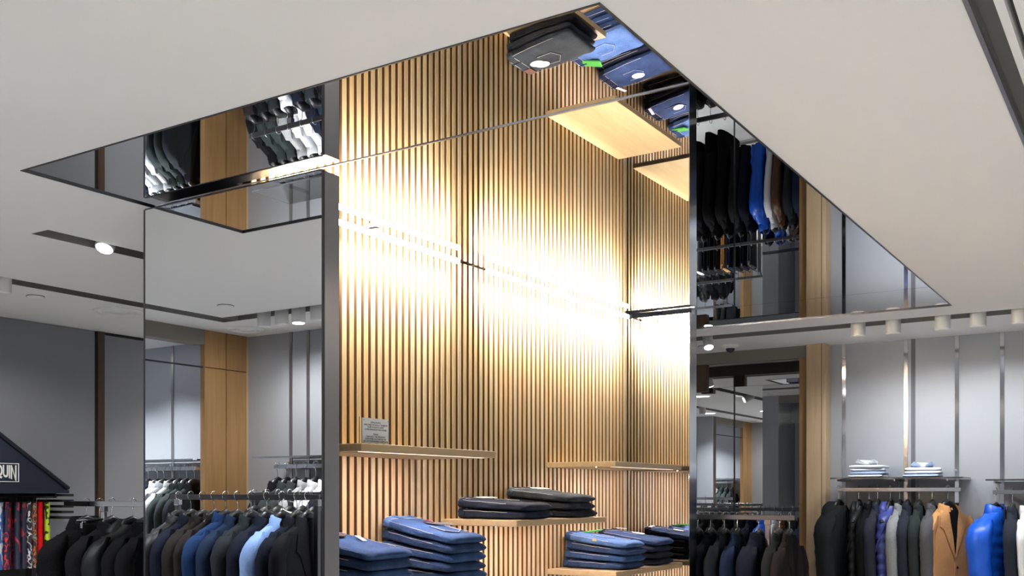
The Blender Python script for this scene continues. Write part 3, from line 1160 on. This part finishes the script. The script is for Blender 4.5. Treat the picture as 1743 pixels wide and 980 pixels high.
NAMES = {'blazer': ('suit_jacket', 'jacket'), 'peak': ('suit_jacket', 'jacket'), 'coat': ('wool_coat', 'coat'), 'long': ('long_coat', 'coat'), 'shirt': ('hanging_shirt', 'shirt'),
         'parka': ('hooded_parka', 'parka'), 'puffer': ('puffer_jacket', 'jacket'), 'vest': ('puffer_vest', 'vest'), 'fur': ('fleece_coat', 'coat'),
         'trousers': ('pressed_trousers', 'trousers'), 'shorts': ('swim_shorts', 'shorts')}


def garment(kind, mat, label, loc, rz, seed, trim=None, group=None, deep=1.0):
    nm, cat = NAMES[kind]
    g = thing(nm, label, cat, loc, rz, group)
    g.scale = (1, deep, 1)
    roles = {'main': mat, 'trim': trim or mat, 'button': M_BLACK, 'metal': M_DKMET, 'lining': FAB['black']}
    for pname, me, role, spots in garment_parts(kind, seed):
        if spots:
            for s in spots:
                ob(pname, me, roles[role], g, s, (PI / 2, 0, 0))
        else:
            ob(pname, me, roles[role], g)
    return g


def rail_of(specs, v, z, railname, seed, drop=0.0):
    """specs: (u, kind, fabric, description[, trim, turn, deep])"""
    rnd = random.Random(seed)
    thick = {'shirt': .10, 'parka': .145, 'puffer': .165, 'vest': .135, 'fur': .16, 'trousers': .055}
    squeeze = [1.0] * len(specs)
    for i in range(len(specs) - 1):
        need = (thick.get(specs[i][1], .125) + thick.get(specs[i + 1][1], .125)) / 2
        f_ = max(0.68, min(1.0, (specs[i + 1][0] - specs[i][0]) / need))
        squeeze[i] = min(squeeze[i], f_)
        squeeze[i + 1] = min(squeeze[i + 1], f_)
    for i, s in enumerate(specs):
        u, kind, fab, desc = s[:4]
        trim = FAB[s[4]] if len(s) > 4 and s[4] else None
        turn = s[5] if len(s) > 5 and s[5] is not None else rnd.uniform(-0.05, 0.05)
        deep = s[6] if len(s) > 6 else squeeze[i]
        rz = PI / 2 + turn
        loc = (u, v + rnd.uniform(-0.008, 0.008), z - drop)
        hk = 'clip' if kind == 'trousers' else 'bar'
        hanger(hk, f'hanger of the {desc} on {railname}', (loc[0], loc[1], z), rz)
        if kind != 'none':
            garment(kind, FAB[fab], f'{desc} on {railname}', loc, rz, 1 + (i + seed) % 3, trim, None, deep)


def rack(label, u0, u1, v, z, posts, mat, postmat=None, h=0.030, d=0.012):
    t = thing('clothes_rack', label, 'clothes rack', ((u0 + u1) / 2, v, 0))
    m = (u0 + u1) / 2
    box('rail', u0 - m, u1 - m, -d / 2, d / 2, z - h, z, mat, t, bev=0.0015)
    for p in posts:
        po_ = box('post', p - m - 0.015, p - m + 0.015, -0.011, 0.011, 0.02, z - h, postmat or mat, t, bev=0.002)
        box('foot', p - m - 0.02, p - m + 0.02, -0.24, 0.24, 0.0, 0.02, postmat or mat, t, bev=0.003)
        box('clamp', p - m - 0.019, p - m + 0.019, -0.014, 0.014, z - h - 0.03, z - h + 0.004, M_STEEL, po_, bev=0.002)
    if len(posts) > 1:
        box('base_bar', min(posts) - m, max(posts) - m, -0.012, 0.012, 0.02, 0.045, postmat or mat, t)
    return t


# ---- right wall: glass shelf, rail and the long row of coats
def wall_bay(u0, u1, z, uprights, lab_rail, lab_shelf, vr=7.40):
    t = thing('wall_rail', lab_rail, 'clothes rail', ((u0 + u1) / 2, vr, z))
    m = (u0 + u1) / 2
    box('bar', u0 - m, u1 - m, -0.007, 0.007, -0.026, 0, M_STEEL, t, bev=0.001)
    for u in uprights:
        box('bracket', u - m - 0.006, u - m + 0.006, 0.007, WR - 0.007 - vr, -0.024, -0.004, M_STEEL, t)
    g = thing('glass_shelf', lab_shelf, 'shelf', (m, WR - 0.39, z + 0.062))
    box('pane', u0 - m - 0.02, u1 - m + 0.02, 0, 0.38, 0, 0.008, M_GLASS, g)
    box('front_strip', u0 - m - 0.03, u1 - m + 0.03, -0.003, 0, -0.001, 0.009, M_DKMET, g)
    for u in uprights:
        box('bracket', u - m - 0.004, u - m + 0.004, 0.02, 0.383, -0.018, 0, M_STEEL, g)


wall_bay(-1.985, -1.180, 1.643, (-2.023 + 0.05, -1.589, -1.251), 'steel rail carrying the dark coats and camel coat on the grey wall', 'glass shelf carrying two stacks of folded shirts')
wall_bay(-0.985, 0.02, 1.625, (-0.965, -0.55, -0.01), 'steel rail carrying the bright blue puffer on the grey wall', 'empty glass shelf above the bright blue puffer')
RW = 'the rail below the shirt shelf'
rail_of([
    (-1.985, 'parka', 'charcoal', 'black hooded parka', 'black', -0.22, 1.05),
    (-1.845, 'vest', 'blackshiny', 'glossy black puffer vest'),
    (-1.775, 'blazer', 'black', 'plain black jacket'),
    (-1.715, 'blazer', 'navygrey', 'dark navy-grey blazer'),
    (-1.635, 'vest', 'purpleblue', 'violet blue hooded puffer vest', None, -0.10, 0.9),
    (-1.570, 'blazer', 'greyheather', 'light heather grey knit jacket', None, None, 0.65),
    (-1.520, 'blazer', 'navygrey', 'dark slate blue blazer'),
    (-1.445, 'blazer', 'greygreen', 'dark green-grey blazer'),
    (-1.360, 'coat', 'grey', 'mid grey wool coat'),
    (-1.262, 'coat', 'camel', 'camel wool overcoat', None, -0.50, 1.0),
], 7.40, 1.643, RW, 3)
RW2 = 'the rail beside the camel coat'
rail_of([
    (-0.968, 'puffer', 'royal', 'bright royal blue puffer jacket', None, -0.35, 1.0),
    (-0.868, 'blazer', 'navygrey', 'dark navy blazer'),
    (-0.795, 'shirt', 'white', 'white shirt'),
    (-0.735, 'shirt', 'lightgrey', 'pale grey shirt'),
    (-0.655, 'blazer', 'grey', 'grey wool blazer', None, 0.2),
    (-0.56, 'shirt', 'paleblue', 'pale blue shirt'),
    (-0.47, 'blazer', 'navy', 'deep navy blazer'),
    (-0.38, 'coat', 'charcoal', 'charcoal coat'),
], 7.40, 1.625, RW2, 8)


# folded shirts on the glass shelf
def shirt_fold(seed, L=0.30, W=0.235, th=0.022):
    so = seed * 4.1
    N = 28
    R = []
    for i in range(15):
        t = i / 14
        y = -L / 2 + L * t
        e = min(1, math.sqrt(max(0.05, 1 - max(0, abs(2 * t - 1) - 0.86) ** 2 / 0.0196 * 0.9)))
        ring = []
        for k in range(N):
            a = 2 * PI * k / N
            x = W / 2 * sgnp(math.cos(a), 2 / 5)
            z = th / 2 * e * sgnp(math.sin(a), 2 / 2.4)
            x -= math.copysign(min(abs(x), 0.006 * math.exp(-(z / 0.002) ** 2)), x)
            z += 0.0022 * noise.noise(Vector((x * 18, y * 18, so))) * (1 if z > 0 else 0.1)
            ring.append((x, y, th / 2 + z))
        R.append(ring)
    body = sm('shirt_fold_body', loft_vf(R), 70)
    # collar: two pointed leaves standing at the front end
    V, F = [], []
    for s in (-1, 1):
        base = len(V)
        pts = [(s * 0.012, -0.10, th + 0.003), (s * 0.060, -0.055, th + 0.004), (s * 0.078, -0.105, th + 0.020), (s * 0.055, -0.135, th + 0.042), (s * 0.018, -0.120, th + 0.020)]
        V += pts + [(x * 0.97, y + 0.006, z - 0.004) for x, y, z in pts]
        F.append(tuple(base + i for i in range(5)))
        F.append(tuple(base + 9 - i for i in range(5)))
        for i in range(5):
            F.append((base + i, base + (i + 1) % 5, base + 5 + (i + 1) % 5, base + 5 + i))
    collar = fixn(mk('shirt_fold_collar', V, F))
    pts = [(0.066 * math.cos(a), -0.075 + 0.05 * math.sin(a), th + 0.012 + 0.012 * math.sin(a * 0.5)) for a in [PI * k / 12 for k in range(13)]]
    band = sm('shirt_fold_band', tube_vf(pts, [(0.004, 0.014)] * 13, 8))
    return body, collar, band


SF = [shirt_fold(s) for s in (1, 2)]
for cu, n, cols, nm in ((-1.80, 4, ('white', 'paleblue', 'white', 'white'), 'shirt stack above the dark coats'), (-1.435, 3, ('paleblue', 'white', 'white'), 'shirt stack above the grey coat')):
    for i in range(n):
        top = i == n - 1
        pos = 'top of the' if top else ['lowest of the', 'second from below in the', 'third from below in the'][i]
        col = {'white': 'white', 'paleblue': 'pale blue'}[cols[i]]
        z = 1.643 + 0.0705 + i * 0.0222
        t = thing('folded_shirt', f'{col} folded shirt, {pos} {nm}', 'shirt', (cu + 0.006 * (i % 2), 7.485 + 0.005 * (i % 3), z), 0.05 * ((i * 7) % 3 - 1) + 0.12)
        ob('body', SF[i % 2][0], FAB[cols[i]], t)
        if top:
            ob('collar', SF[0][1], FAB['paleblue'] if cu > -1.6 else FAB['white'], t)
            ob('collar_band', SF[0][2], FAB['white'], t)

# ---- rack behind the pillar
R3 = 'the rack behind the pillar'
rack('steel rack of dark suits running behind the mirrored pillar', -4.05, -1.890, 6.085, 1.472, (-3.98, -2.055), M_RAIL, M_STEEL)
rail_of([
    (-3.78, 'parka', 'black', 'black parka with a big hood'),
    (-3.64, 'coat', 'black', 'long black coat'),
    (-3.52, 'coat', 'black', 'matte black coat'),
    (-3.41, 'blazer', 'charcoal', 'charcoal jacket'),
    (-3.30, 'blazer', 'navy', 'navy jacket by the blue puffer'),
    (-3.18, 'puffer', 'royal', 'royal blue puffer jacket'),
    (-3.08, 'shirt', 'white', 'white shirt'),
    (-3.00, 'blazer', 'brownleather', 'brown leather jacket'),
    (-2.91, 'blazer', 'slate', 'slate jacket by brown leather'),
    (-2.81, 'blazer', 'navymid', 'mid navy jacket'),
    (-2.71, 'blazer', 'black', 'black suit jacket'),
    (-2.61, 'blazer', 'charcoal', 'grey-black suit jacket'),
    (-2.505, 'blazer', 'black', 'black jacket at the pillar edge'),
    (-2.425, 'blazer', 'navy', 'inky navy jacket'),
    (-2.330, 'blazer', 'slate', 'blue-grey suit jacket'),
    (-2.250, 'blazer', 'navymid', 'deep navy suit jacket'),
    (-2.115, 'blazer', 'navy', 'midnight navy jacket by the post'),
    (-1.985, 'blazer', 'charcoal', 'charcoal suit jacket near the end'),
    (-1.925, 'blazer', 'brownblack', 'brown-black jacket by the end'),
], 6.085, 1.472, R3, 5)

# ---- left rack with black coats, seen past the pillar
R6 = 'the chrome rack by the charcoal wall'
rack('chrome rack of black coats by the charcoal wall', -5.36, -4.42, 3.60, 1.560, (-5.0, -4.50), M_CHROME, M_CHROME)
rail_of([
    (-5.17, 'fur', 'fur', 'shaggy black fleece coat', None, -0.05),
    (-5.03, 'trousers', 'black', 'black trousers on clips'),
    (-4.94, 'blazer', 'black', 'dark charcoal jacket'),
    (-4.76, 'parka', 'blackshiny', 'black high-hooded jacket', None, -0.2),
    (-4.64, 'blazer', 'black', 'plain black jacket'),
    (-4.53, 'blazer', 'black', 'soft charcoal jacket'),
], 3.60, 1.560, R6, 2)

# ---- suit rack in front of the pillar mirror (seen in it)
R1 = 'the suit rack facing the pillar mirror'
rack('gunmetal suit rack standing in front of the pillar mirror', -4.72, -3.595, 1.26, 1.598, (-4.66, -3.612), M_RAIL, M_RAIL, 0.030, 0.014)
rail_of([
    (-4.66, 'blazer', 'blackshiny', 'black leather biker jacket'),
    (-4.56, 'blazer', 'navy', 'dark ink jacket'),
    (-4.46, 'coat', 'brownblack', 'dark brown-grey coat'),
    (-4.36, 'shirt', 'brownblack', 'dark brown overshirt'),
    (-4.28, 'puffer', 'navyblue', 'shiny navy blue jacket', None, None, 0.62),
    (-4.19, 'blazer', 'navymid', 'navy blue blazer'),
    (-4.09, 'blazer', 'slate', 'dark slate blazer'),
    (-3.96, 'blazer', 'navy', 'black-blue blazer'),
    (-3.85, 'blazer', 'skyblue', 'sky blue blazer'),
    (-3.755, 'peak', 'navy', 'navy peak-lapel blazer', 'black'),
    (-3.675, 'blazer', 'black', 'black blazer by the post'),
], 1.26, 1.598, R1, 4)
R2 = 'the rack before the near grey wall'
rack('dark rack of jackets before the near grey wall', -4.80, -3.3, 0.60, 1.612, (-4.45, -3.4), M_RAIL, M_RAIL)
rail_of([(-4.75 + 0.10 * i, k, f_, d_) for i, (k, f_, d_) in enumerate([
    ('blazer', 'brownblack', 'dark maroon-brown jacket'), ('blazer', 'black', 'black jacket'), ('blazer', 'charcoal', 'charcoal jacket'), ('shirt', 'white', 'white shirt'), ('blazer', 'navy', 'navy jacket'),
    ('blazer', 'slate', 'slate jacket'), ('coat', 'black', 'black coat'), ('blazer', 'navymid', 'mid navy jacket'), ('shirt', 'paleblue', 'pale blue shirt'), ('blazer', 'grey', 'grey jacket')])], 0.60, 1.612, R2, 6)

# ---- near grey wall (behind the photographer's left), seen only in mirrors
t = thing('wall_rail', 'steel rail with shirts and jackets on the near grey wall', 'clothes rail', (-4.2, 0.29, 1.79))
box('bar', -0.70, 0.75, -0.007, 0.007, -0.026, 0, M_STEEL, t)
for u in (-0.68, 0.0, 0.6):
    box('bracket', u - 0.006, u + 0.006, -0.283, -0.007, -0.024, -0.004, M_STEEL, t)
t = thing('glass_shelf', 'glass shelf on the near grey wall above the shirts', 'shelf', (-4.2, 0.008, 1.832))
box('pane', -0.84, 0.80, 0, 0.34, 0, 0.008, M_GLASS, t)
box('front_strip', -0.84, 0.80, 0.34, 0.344, -0.001, 0.009, M_STEEL, t)
R8 = 'the near grey wall rail'
rail_of([(-4.88 + 0.085 * i, k, f_, d_) for i, (k, f_, d_) in enumerate([
    ('blazer', 'black', 'black jacket'), ('blazer', 'greygreen', 'green-grey jacket'), ('blazer', 'greygreen', 'moss grey jacket'), ('shirt', 'greyheather', 'heather grey shirt'), ('shirt', 'lightgrey', 'light grey shirt'),
    ('shirt', 'white', 'white shirt by the grey one'), ('blazer', 'navy', 'navy jacket'), ('blazer', 'navymid', 'blue navy jacket'), ('shirt', 'paleblue', 'pale blue shirt'), ('shirt', 'white', 'plain white shirt'),
    ('shirt', 'pink', 'pink shirt'), ('shirt', 'white', 'white shirt beside the pink one'), ('blazer', 'charcoal', 'charcoal jacket')])], 0.29, 1.79, R8, 7)

t = thing('wall_rail', 'steel rail with shirts and jackets in the nook behind the oak panels', 'clothes rail', (-6.25, 0.29, 1.79))
box('bar', -0.62, 0.60, -0.007, 0.007, -0.026, 0, M_STEEL, t)
for u in (-0.5, 0.0, 0.55):
    box('bracket', u - 0.006, u + 0.006, -0.283, -0.007, -0.024, -0.004, M_STEEL, t)
t = thing('glass_shelf', 'glass shelf in the nook behind the oak panels', 'shelf', (-6.25, 0.008, 1.832))
box('pane', -0.66, 0.63, 0, 0.34, 0, 0.008, M_GLASS, t)
box('front_strip', -0.66, 0.63, 0.34, 0.344, -0.001, 0.009, M_STEEL, t)
R9 = 'the nook rail'
rail_of([(-6.545 + 0.08 * i, k, f_, d_) for i, (k, f_, d_) in enumerate([
    ('shirt', 'white', 'plain white shirt'), ('shirt', 'paleblue', 'pale blue shirt'), ('shirt', 'skyblue', 'sky blue shirt'), ('blazer', 'navyblue', 'blue jacket'), ('blazer', 'navy', 'navy jacket'), ('blazer', 'navymid', 'mid navy jacket'),
    ('shirt', 'white', 'white shirt by the grey one'), ('shirt', 'greyheather', 'heather grey shirt'), ('shirt', 'lightgrey', 'light grey shirt'), ('blazer', 'greygreen', 'green-grey jacket'), ('blazer', 'greygreen', 'moss grey jacket'), ('blazer', 'slate', 'slate jacket by the oak')])], 0.29, 1.79, R9, 10)

# ---- trouser rack left of the pillar
R7 = 'the trouser rack left of the pillar'
rack('dark trouser rack hidden on the left of the mirrored pillar', -4.75, -3.65, 4.72, 1.50, (-4.70, -3.70), M_RAIL, M_RAIL)
rail_of([(-4.68 + 0.075 * i, 'trousers', f_, d_) for i, (f_, d_) in enumerate([
    ('trouser', 'black trousers'), ('black', 'matte black trousers'), ('charcoal', 'charcoal trousers'), ('slate', 'slate trousers'), ('white', 'white trousers'), ('navy', 'navy trousers'), ('trouser', 'dark trousers'),
    ('brownblack', 'brown-black trousers'), ('camel', 'tan trousers'), ('navymid', 'blue navy trousers'), ('black', 'jet black trousers'), ('navy', 'ink navy trousers'), ('grey', 'grey trousers')])], 4.72, 1.50, R7, 9)

# ------------------------------------------------------------------ gabled swimwear display on the left
M_ROOF = plain('navy_board', (0.016, 0.021, 0.040), 0.6, bump=0.05, scale=120)
dsp = thing('gabled_display', 'navy house-shaped swimwear display with a framed white brand name', 'display', (-5.72, 3.375, 0))
gv = [(-0.485, 1.612), (0.485, 1.612), (0.485, 1.630), (0.0, 1.975), (-0.485, 1.630)]
V = [(0, y, z) for y, z in gv] + [(-0.36, y, z) for y, z in gv]
F = [(0, 1, 2, 3, 4), (9, 8, 7, 6, 5)] + [(i, i + 5, (i + 1) % 5 + 5, (i + 1) % 5) for i in range(5)]
gb = ob('gable', fixn(mk('gable', V, F)), M_ROOF, dsp)
for s in (-1, 1):
    tube('roof_edge', [(0.006, s * 0.490, 1.634), (0.006, s * 0.0, 1.981)], 0.012, plain('navy_edge', (0.006, 0.008, 0.018), 0.5), gb, 6)
box('bottom_edge', -0.002, 0.012, -0.490, 0.490, 1.604, 1.624, M_ROOF, gb)
fr = boxes('name_frame', [(0, 0.004, -0.165, 0.168, 1.776, 1.780), (0, 0.004, -0.165, 0.168, 1.670, 1.674), (0, 0.004, -0.165, -0.161, 1.674, 1.776), (0, 0.004, 0.164, 0.168, 1.674, 1.776)], M_PAPER, gb)


def vwarp(co):
    q = min(1.0, abs(co.x) / 0.15)
    k = q ** 2.2
    y = co.y * 1.55
    if y < 0.02:
        y -= 0.030 * k
    return Vector((co.x, y, co.z))


tm = text_mesh('brand_name', 'VILEBREQUIN', 0.055, 0.002, bold=0.0016)
xs = [v_.co.x for v_ in tm.vertices]
kx = 0.305 / (max(xs) - min(xs))
for v_ in tm.vertices:
    v_.co.x *= kx
    v_.co = vwarp(v_.co)
ob('brand_name', tm, M_PAPER, gb, (0.003, 0.0015, 1.708), (PI / 2, 0, PI / 2))
box('back_board', -0.36, -0.345, -0.47, 0.47, 0.0, 1.612, M_BLKM, dsp)
for s in (-1, 1):
    box('side_board', -0.345, -0.30, s * 0.455 - 0.015, s * 0.455 + 0.015, 0.0, 1.612, M_BLKM, dsp)
box('base', -0.36, 0.0, -0.485, 0.485, 0.0, 0.10, M_ROOF, dsp)
tube('hanging_bar', [(-0.10, -0.47, 1.585), (-0.10, 0.47, 1.585)], 0.008, M_DKMET, dsp)
for s in (-1, 1):
    box('bar_arm', -0.345, -0.09, s * 0.468 - 0.006, s * 0.468 + 0.006, 1.575, 1.612, M_DKMET, dsp)
for k in range(5):
    box('side_slat', -0.32, -0.06, 0.49, 0.57, 1.585 - k * 0.035, 1.600 - k * 0.035, M_BLKM, dsp)
PRI = [
    ('aqua', 'pale aqua', blotch('print_aqua', [(0.10, 0.55, 0.72), (0.05, 0.42, 0.66), (0.25, 0.7, 0.8)])),
    ('bluew', 'blue and white patterned', blotch('print_blue', [(0.02, 0.20, 0.60), (0.10, 0.10, 0.32), (0.03, 0.28, 0.66), (0.72, 0.74, 0.80)], 26)),
    ('redp', 'red and navy patterned', blotch('print_red', [(0.05, 0.02, 0.05), (0.60, 0.03, 0.04), (0.02, 0.02, 0.05)], 24)),
    ('navyp', 'navy with red fish print', blotch('print_navyred', [(0.018, 0.024, 0.05), (0.018, 0.024, 0.05), (0.018, 0.024, 0.05), (0.45, 0.03, 0.06)], 13)),
    ('navyq', 'dark navy with crimson print', blotch('print_navyq', [(0.02, 0.02, 0.045), (0.02, 0.02, 0.045), (0.30, 0.03, 0.06)], 16)),
    ('whitep', 'black and white patterned', blotch('print_bw', [(0.02, 0.02, 0.03), (0.65, 0.65, 0.68), (0.02, 0.02, 0.03)], 28)),
    ('orangep', 'orange and brown patterned', blotch('print_orange', [(0.05, 0.02, 0.03), (0.50, 0.14, 0.03), (0.05, 0.02, 0.03), (0.30, 0.30, 0.25)], 30)),
    ('red', 'plain bright red', fabric('red', (0.70, 0.01, 0.015))),
    ('lime', 'lime yellow', blotch('print_lime', [(0.03, 0.04, 0.01), (0.50, 0.68, 0.03), (0.55, 0.72, 0.04), (0.50, 0.66, 0.03)], 20)),
]
for i, v_ in enumerate((3.455, 3.500, 3.548, 3.592, 3.632, 3.668, 3.700, 3.738, 3.785)):
    key, desc, m_ = PRI[i]
    g = garment('shorts', m_, f'{desc} swim shorts hanging under the navy gable', (-5.82, v_, 1.577), (-0.75 if i < 3 else -0.5), 1 + i % 3)
    g.scale = (0.62, 0.8, 1.0)
    tube('loop', [(0, 0, -0.027), (0.006, 0, -0.010), (0.009, 0, 0.008), (0.0, 0, 0.018), (-0.009, 0, 0.010)], 0.002, M_DKMET, g, 5)


# ------------------------------------------------------------------ ceiling fixtures
SPOT_H = [(0.033, -0.062), (0.036, -0.058), (0.036, 0.05), (0.030, 0.06)]


def lamp(name, kind, loc, rot, energy, col=(1, 0.96, 0.9), **k):
    d = bpy.data.lights.new(name, kind)
    d.energy = energy
    d.color = col
    for a, b in k.items():
        setattr(d, a, b)
    o = bpy.data.objects.new(name, d)
    COL.objects.link(o)
    o.location = loc
    o.rotation_euler = rot
    return o


for a, b in washers:
    z_ = -Vector((-0.62, 0, -0.78)).normalized()
    x_ = Vector((0, 1, 0)).cross(z_)
    e_ = Matrix((x_, (0, 1, 0), z_)).transposed().to_euler()
    lamp('washer_beam', 'AREA', (-2.768, (a + b) / 2, 2.658), e_, E_NICHE * (b - a), (1.0, 0.95, 0.87), shape='RECTANGLE', size=0.012, size_y=b - a, spread=math.radians(84))


def spot(u, v, aim, label, on=True, energy=30.0, angle=70, z=H - 0.015, big=1.0, col=(1, 0.97, 0.93), straight=False, glow=None):
    t = thing('track_spot', label, 'spotlight', (u, v, z))
    d = Vector(aim) - Vector((u, v, z))
    q = d.to_track_quat('-Z', 'Y')
    e = q.to_euler()
    hs = lathe('housing', SPOT_H, M_WHITEP, t, 20, rot=(0, 0, 0) if straight else tuple(e), scale=(big, big, 1))
    lathe('lens', [(0.029, -0.0655), (0.031, -0.063), (0.031, -0.060)], M_LENS if (on and not straight if glow is None else glow) else M_LENSD, hs, 20)
    tube('stem', [(0, 0, 0.04), (0, 0, 0.105)], 0.008, M_WHITEP, t, 8)
    if on:
        dn = d.normalized()
        lamp('spot_beam', 'SPOT', Vector((u, v, z)) + (Vector((0, 0, -0.072)) if straight else dn * 0.072), tuple(e), energy, col, spot_size=math.radians(angle), spot_blend=0.7, shadow_soft_size=0.03)
    return t


spot(-4.0, 2.90, (-3.6, 1.9, 0.6), 'lit white track spot in the ceiling slot left of the pillar', True, E_TRACK, 80, z=H + 0.045, big=1.15)
spot(-4.0, 4.2, (-6.1, 5.6, 1.4), 'lit track spot in the slot behind the pillar', True, E_TRACK, 80)
spot(-5.03, 3.03, (-5.85, 3.5, 1.45), 'white track spot above the gabled display', True, E_TRACK * 1.9, 95, straight=True, big=1.15)
spot(-5.055, 4.9, (-6.1, 5.1, 1.2), 'lit track spot facing the charcoal wall', True, E_TRACK, 80)
for i, (u, tgt, on) in enumerate(((-4.69, (-4.7, 0.05, 1.75), True), (-4.54, (-5.3, 0.3, 1.6), True), (-4.40, (-4.15, 1.2, 1.1), True), (-4.25, (-3.9, 0.05, 1.75), True), (-3.6, (-3.6, 0.05, 1.75), True), (-2.9, (-3.7, 1.2, 1.1), True))):
    spot(u, 0.585, tgt, ['first', 'second', 'third', 'fourth', 'fifth', 'sixth'][i] + ' track spot from the slot corner before the near wall', on, E_TRACK * 1.3, 120, straight=True, big=1.15, glow=(i == 2))
for i, u in enumerate((-1.715, -1.495, -1.199, -0.996, -0.765, -0.2, 0.5)):
    spot(u, 6.86, (u + 0.1 * ((i % 3) - 1), 7.60, 1.25 + 0.15 * (i % 2)), ['first', 'second', 'third', 'fourth', 'fifth', 'sixth', 'seventh'][i] + ' white track spot from the oak post washing the grey wall', True, E_WALL, 115, col=(0.93, 0.97, 1.0), straight=True, big=1.3)
spot(-2.75, 6.86, (-2.3, 6.2, 1.0), 'track spot above the rack behind the pillar', True, E_TRACK, 75)
spot(-3.7, 6.86, (-3.6, 6.1, 1.0), 'track spot above the royal blue puffer behind the pillar', True, E_TRACK, 75)


def downlight(u, v, label, k=1.0):  # added lamp and fixture that brighten the room
    t = thing('fill_downlight', label, 'added fill light', (u, v, H), 0)
    lathe('trim_ring', [(0.105, 0.0), (0.105, -0.004), (0.092, -0.006), (0.090, 0.0)], M_WHITEP, t, 28)
    lathe('lens', [(0.088, -0.001), (0.088, -0.003)], M_LENS, t, 28)
    lamp('fill_downlight_beam', 'AREA', (u, v, H - 0.009), (0, 0, 0), E_DOWN * k, (0.935, 0.97, 1.0), shape='DISK', size=0.17, spread=math.radians(115))


for u, v, where in ((0.8, -2.2, 'nearest the back wall'), (2.2, -2.2, 'in the back corner'), (0.8, 0.2, 'over the open aisle'), (2.2, 0.2, 'over the side aisle'), (0.8, 2.6, 'between the air slot and the side wall'), (2.2, 2.6, 'near the side wall'),
                    (0.9, 4.8, 'before the coat wall'), (2.4, 4.8, 'in the corner of the coat wall'), (-1.2, -1.8, 'by the wall return'), (-1.2, 0.3, 'before the pillar'), (-2.9, 0.95, 'by the near wall rack'), (-4.5, 2.1, 'before the oak panels'),
                    (-4.5, 5.7, 'behind the pillar'), (-5.5, 6.2, 'in the charcoal wall corner'), (-4.45, 4.5, 'over the trouser rack'), (-3.45, 1.0, 'before the pillar mirror'), (-5.3, 2.15, 'by the swimwear display'), (-6.9, 0.62, 'deep in the nook'), (-6.15, 0.62, 'in the nook by the oak')):
    downlight(u, v, 'added round fill downlight ' + where, 1.6 if 'nook' in where else 1.0)


def dome(u, v, label):
    t = thing('dome_camera', label, 'camera', (u, v, H))
    lathe('base', [(0.062, 0), (0.062, -0.010), (0.050, -0.020), (0.036, -0.026)], M_WHITEP, t, 28)
    lathe('dome', [(0.033, -0.024), (0.032, -0.036), (0.024, -0.050), (0.012, -0.057), (0.001, -0.059)], M_BLACK, t, 24)


dome(-2.741, 7.275, 'white dome camera with black lens before the mirrored bay')


def sprinkler(u, v, label):
    t = thing('smoke_detector', label, 'detector', (u, v, H))
    lathe('plate', [(0.046, 0), (0.046, -0.004), (0.040, -0.007)], M_WHITEP, t, 28)
    lathe('gap_ring', [(0.047, 0.0), (0.049, -0.003), (0.047, -0.003)], M_BLKM, t, 28)


def vent(u, v, r, label):
    t = thing('ceiling_vent', label, 'vent', (u, v, H))
    prof = [(r, 0.0), (r, -0.004), (r * .86, -0.012), (r * .84, -0.004), (r * .66, -0.004), (r * .62, -0.014), (r * .58, -0.004), (r * .36, -0.004), (r * .32, -0.014), (r * .02, -0.016)]
    lathe('cone', prof, M_WHITEP, t, 36)


sprinkler(-2.925, 7.229, 'small round detector next to the dome camera')
sprinkler(-4.65, 0.926, 'small round detector before the near grey wall')
sprinkler(-5.32, 3.395, 'small round detector above the gabled display')
vent(-5.2, 0.26, 0.12, 'round ceiling vent by the oak panels')
vent(-5.34, 3.95, 0.15, 'round ceiling vent by the charcoal wall')
vent(-3.6, 7.25, 0.13, 'round ceiling vent by the mirrored bay')

# floor rug seen only in the ceiling mirror
rg = box('floor_rug', -4.9, -3.4, 6.55, 7.45, 0.0, 0.012, plain('rug_rose', (0.34, 0.19, 0.15), 0.9, bump=0.2, scale=60, var=0.35), bev=0.004)
tag(rg, 'rose brown mottled rug lying on the pale floor before the wall', 'rug')
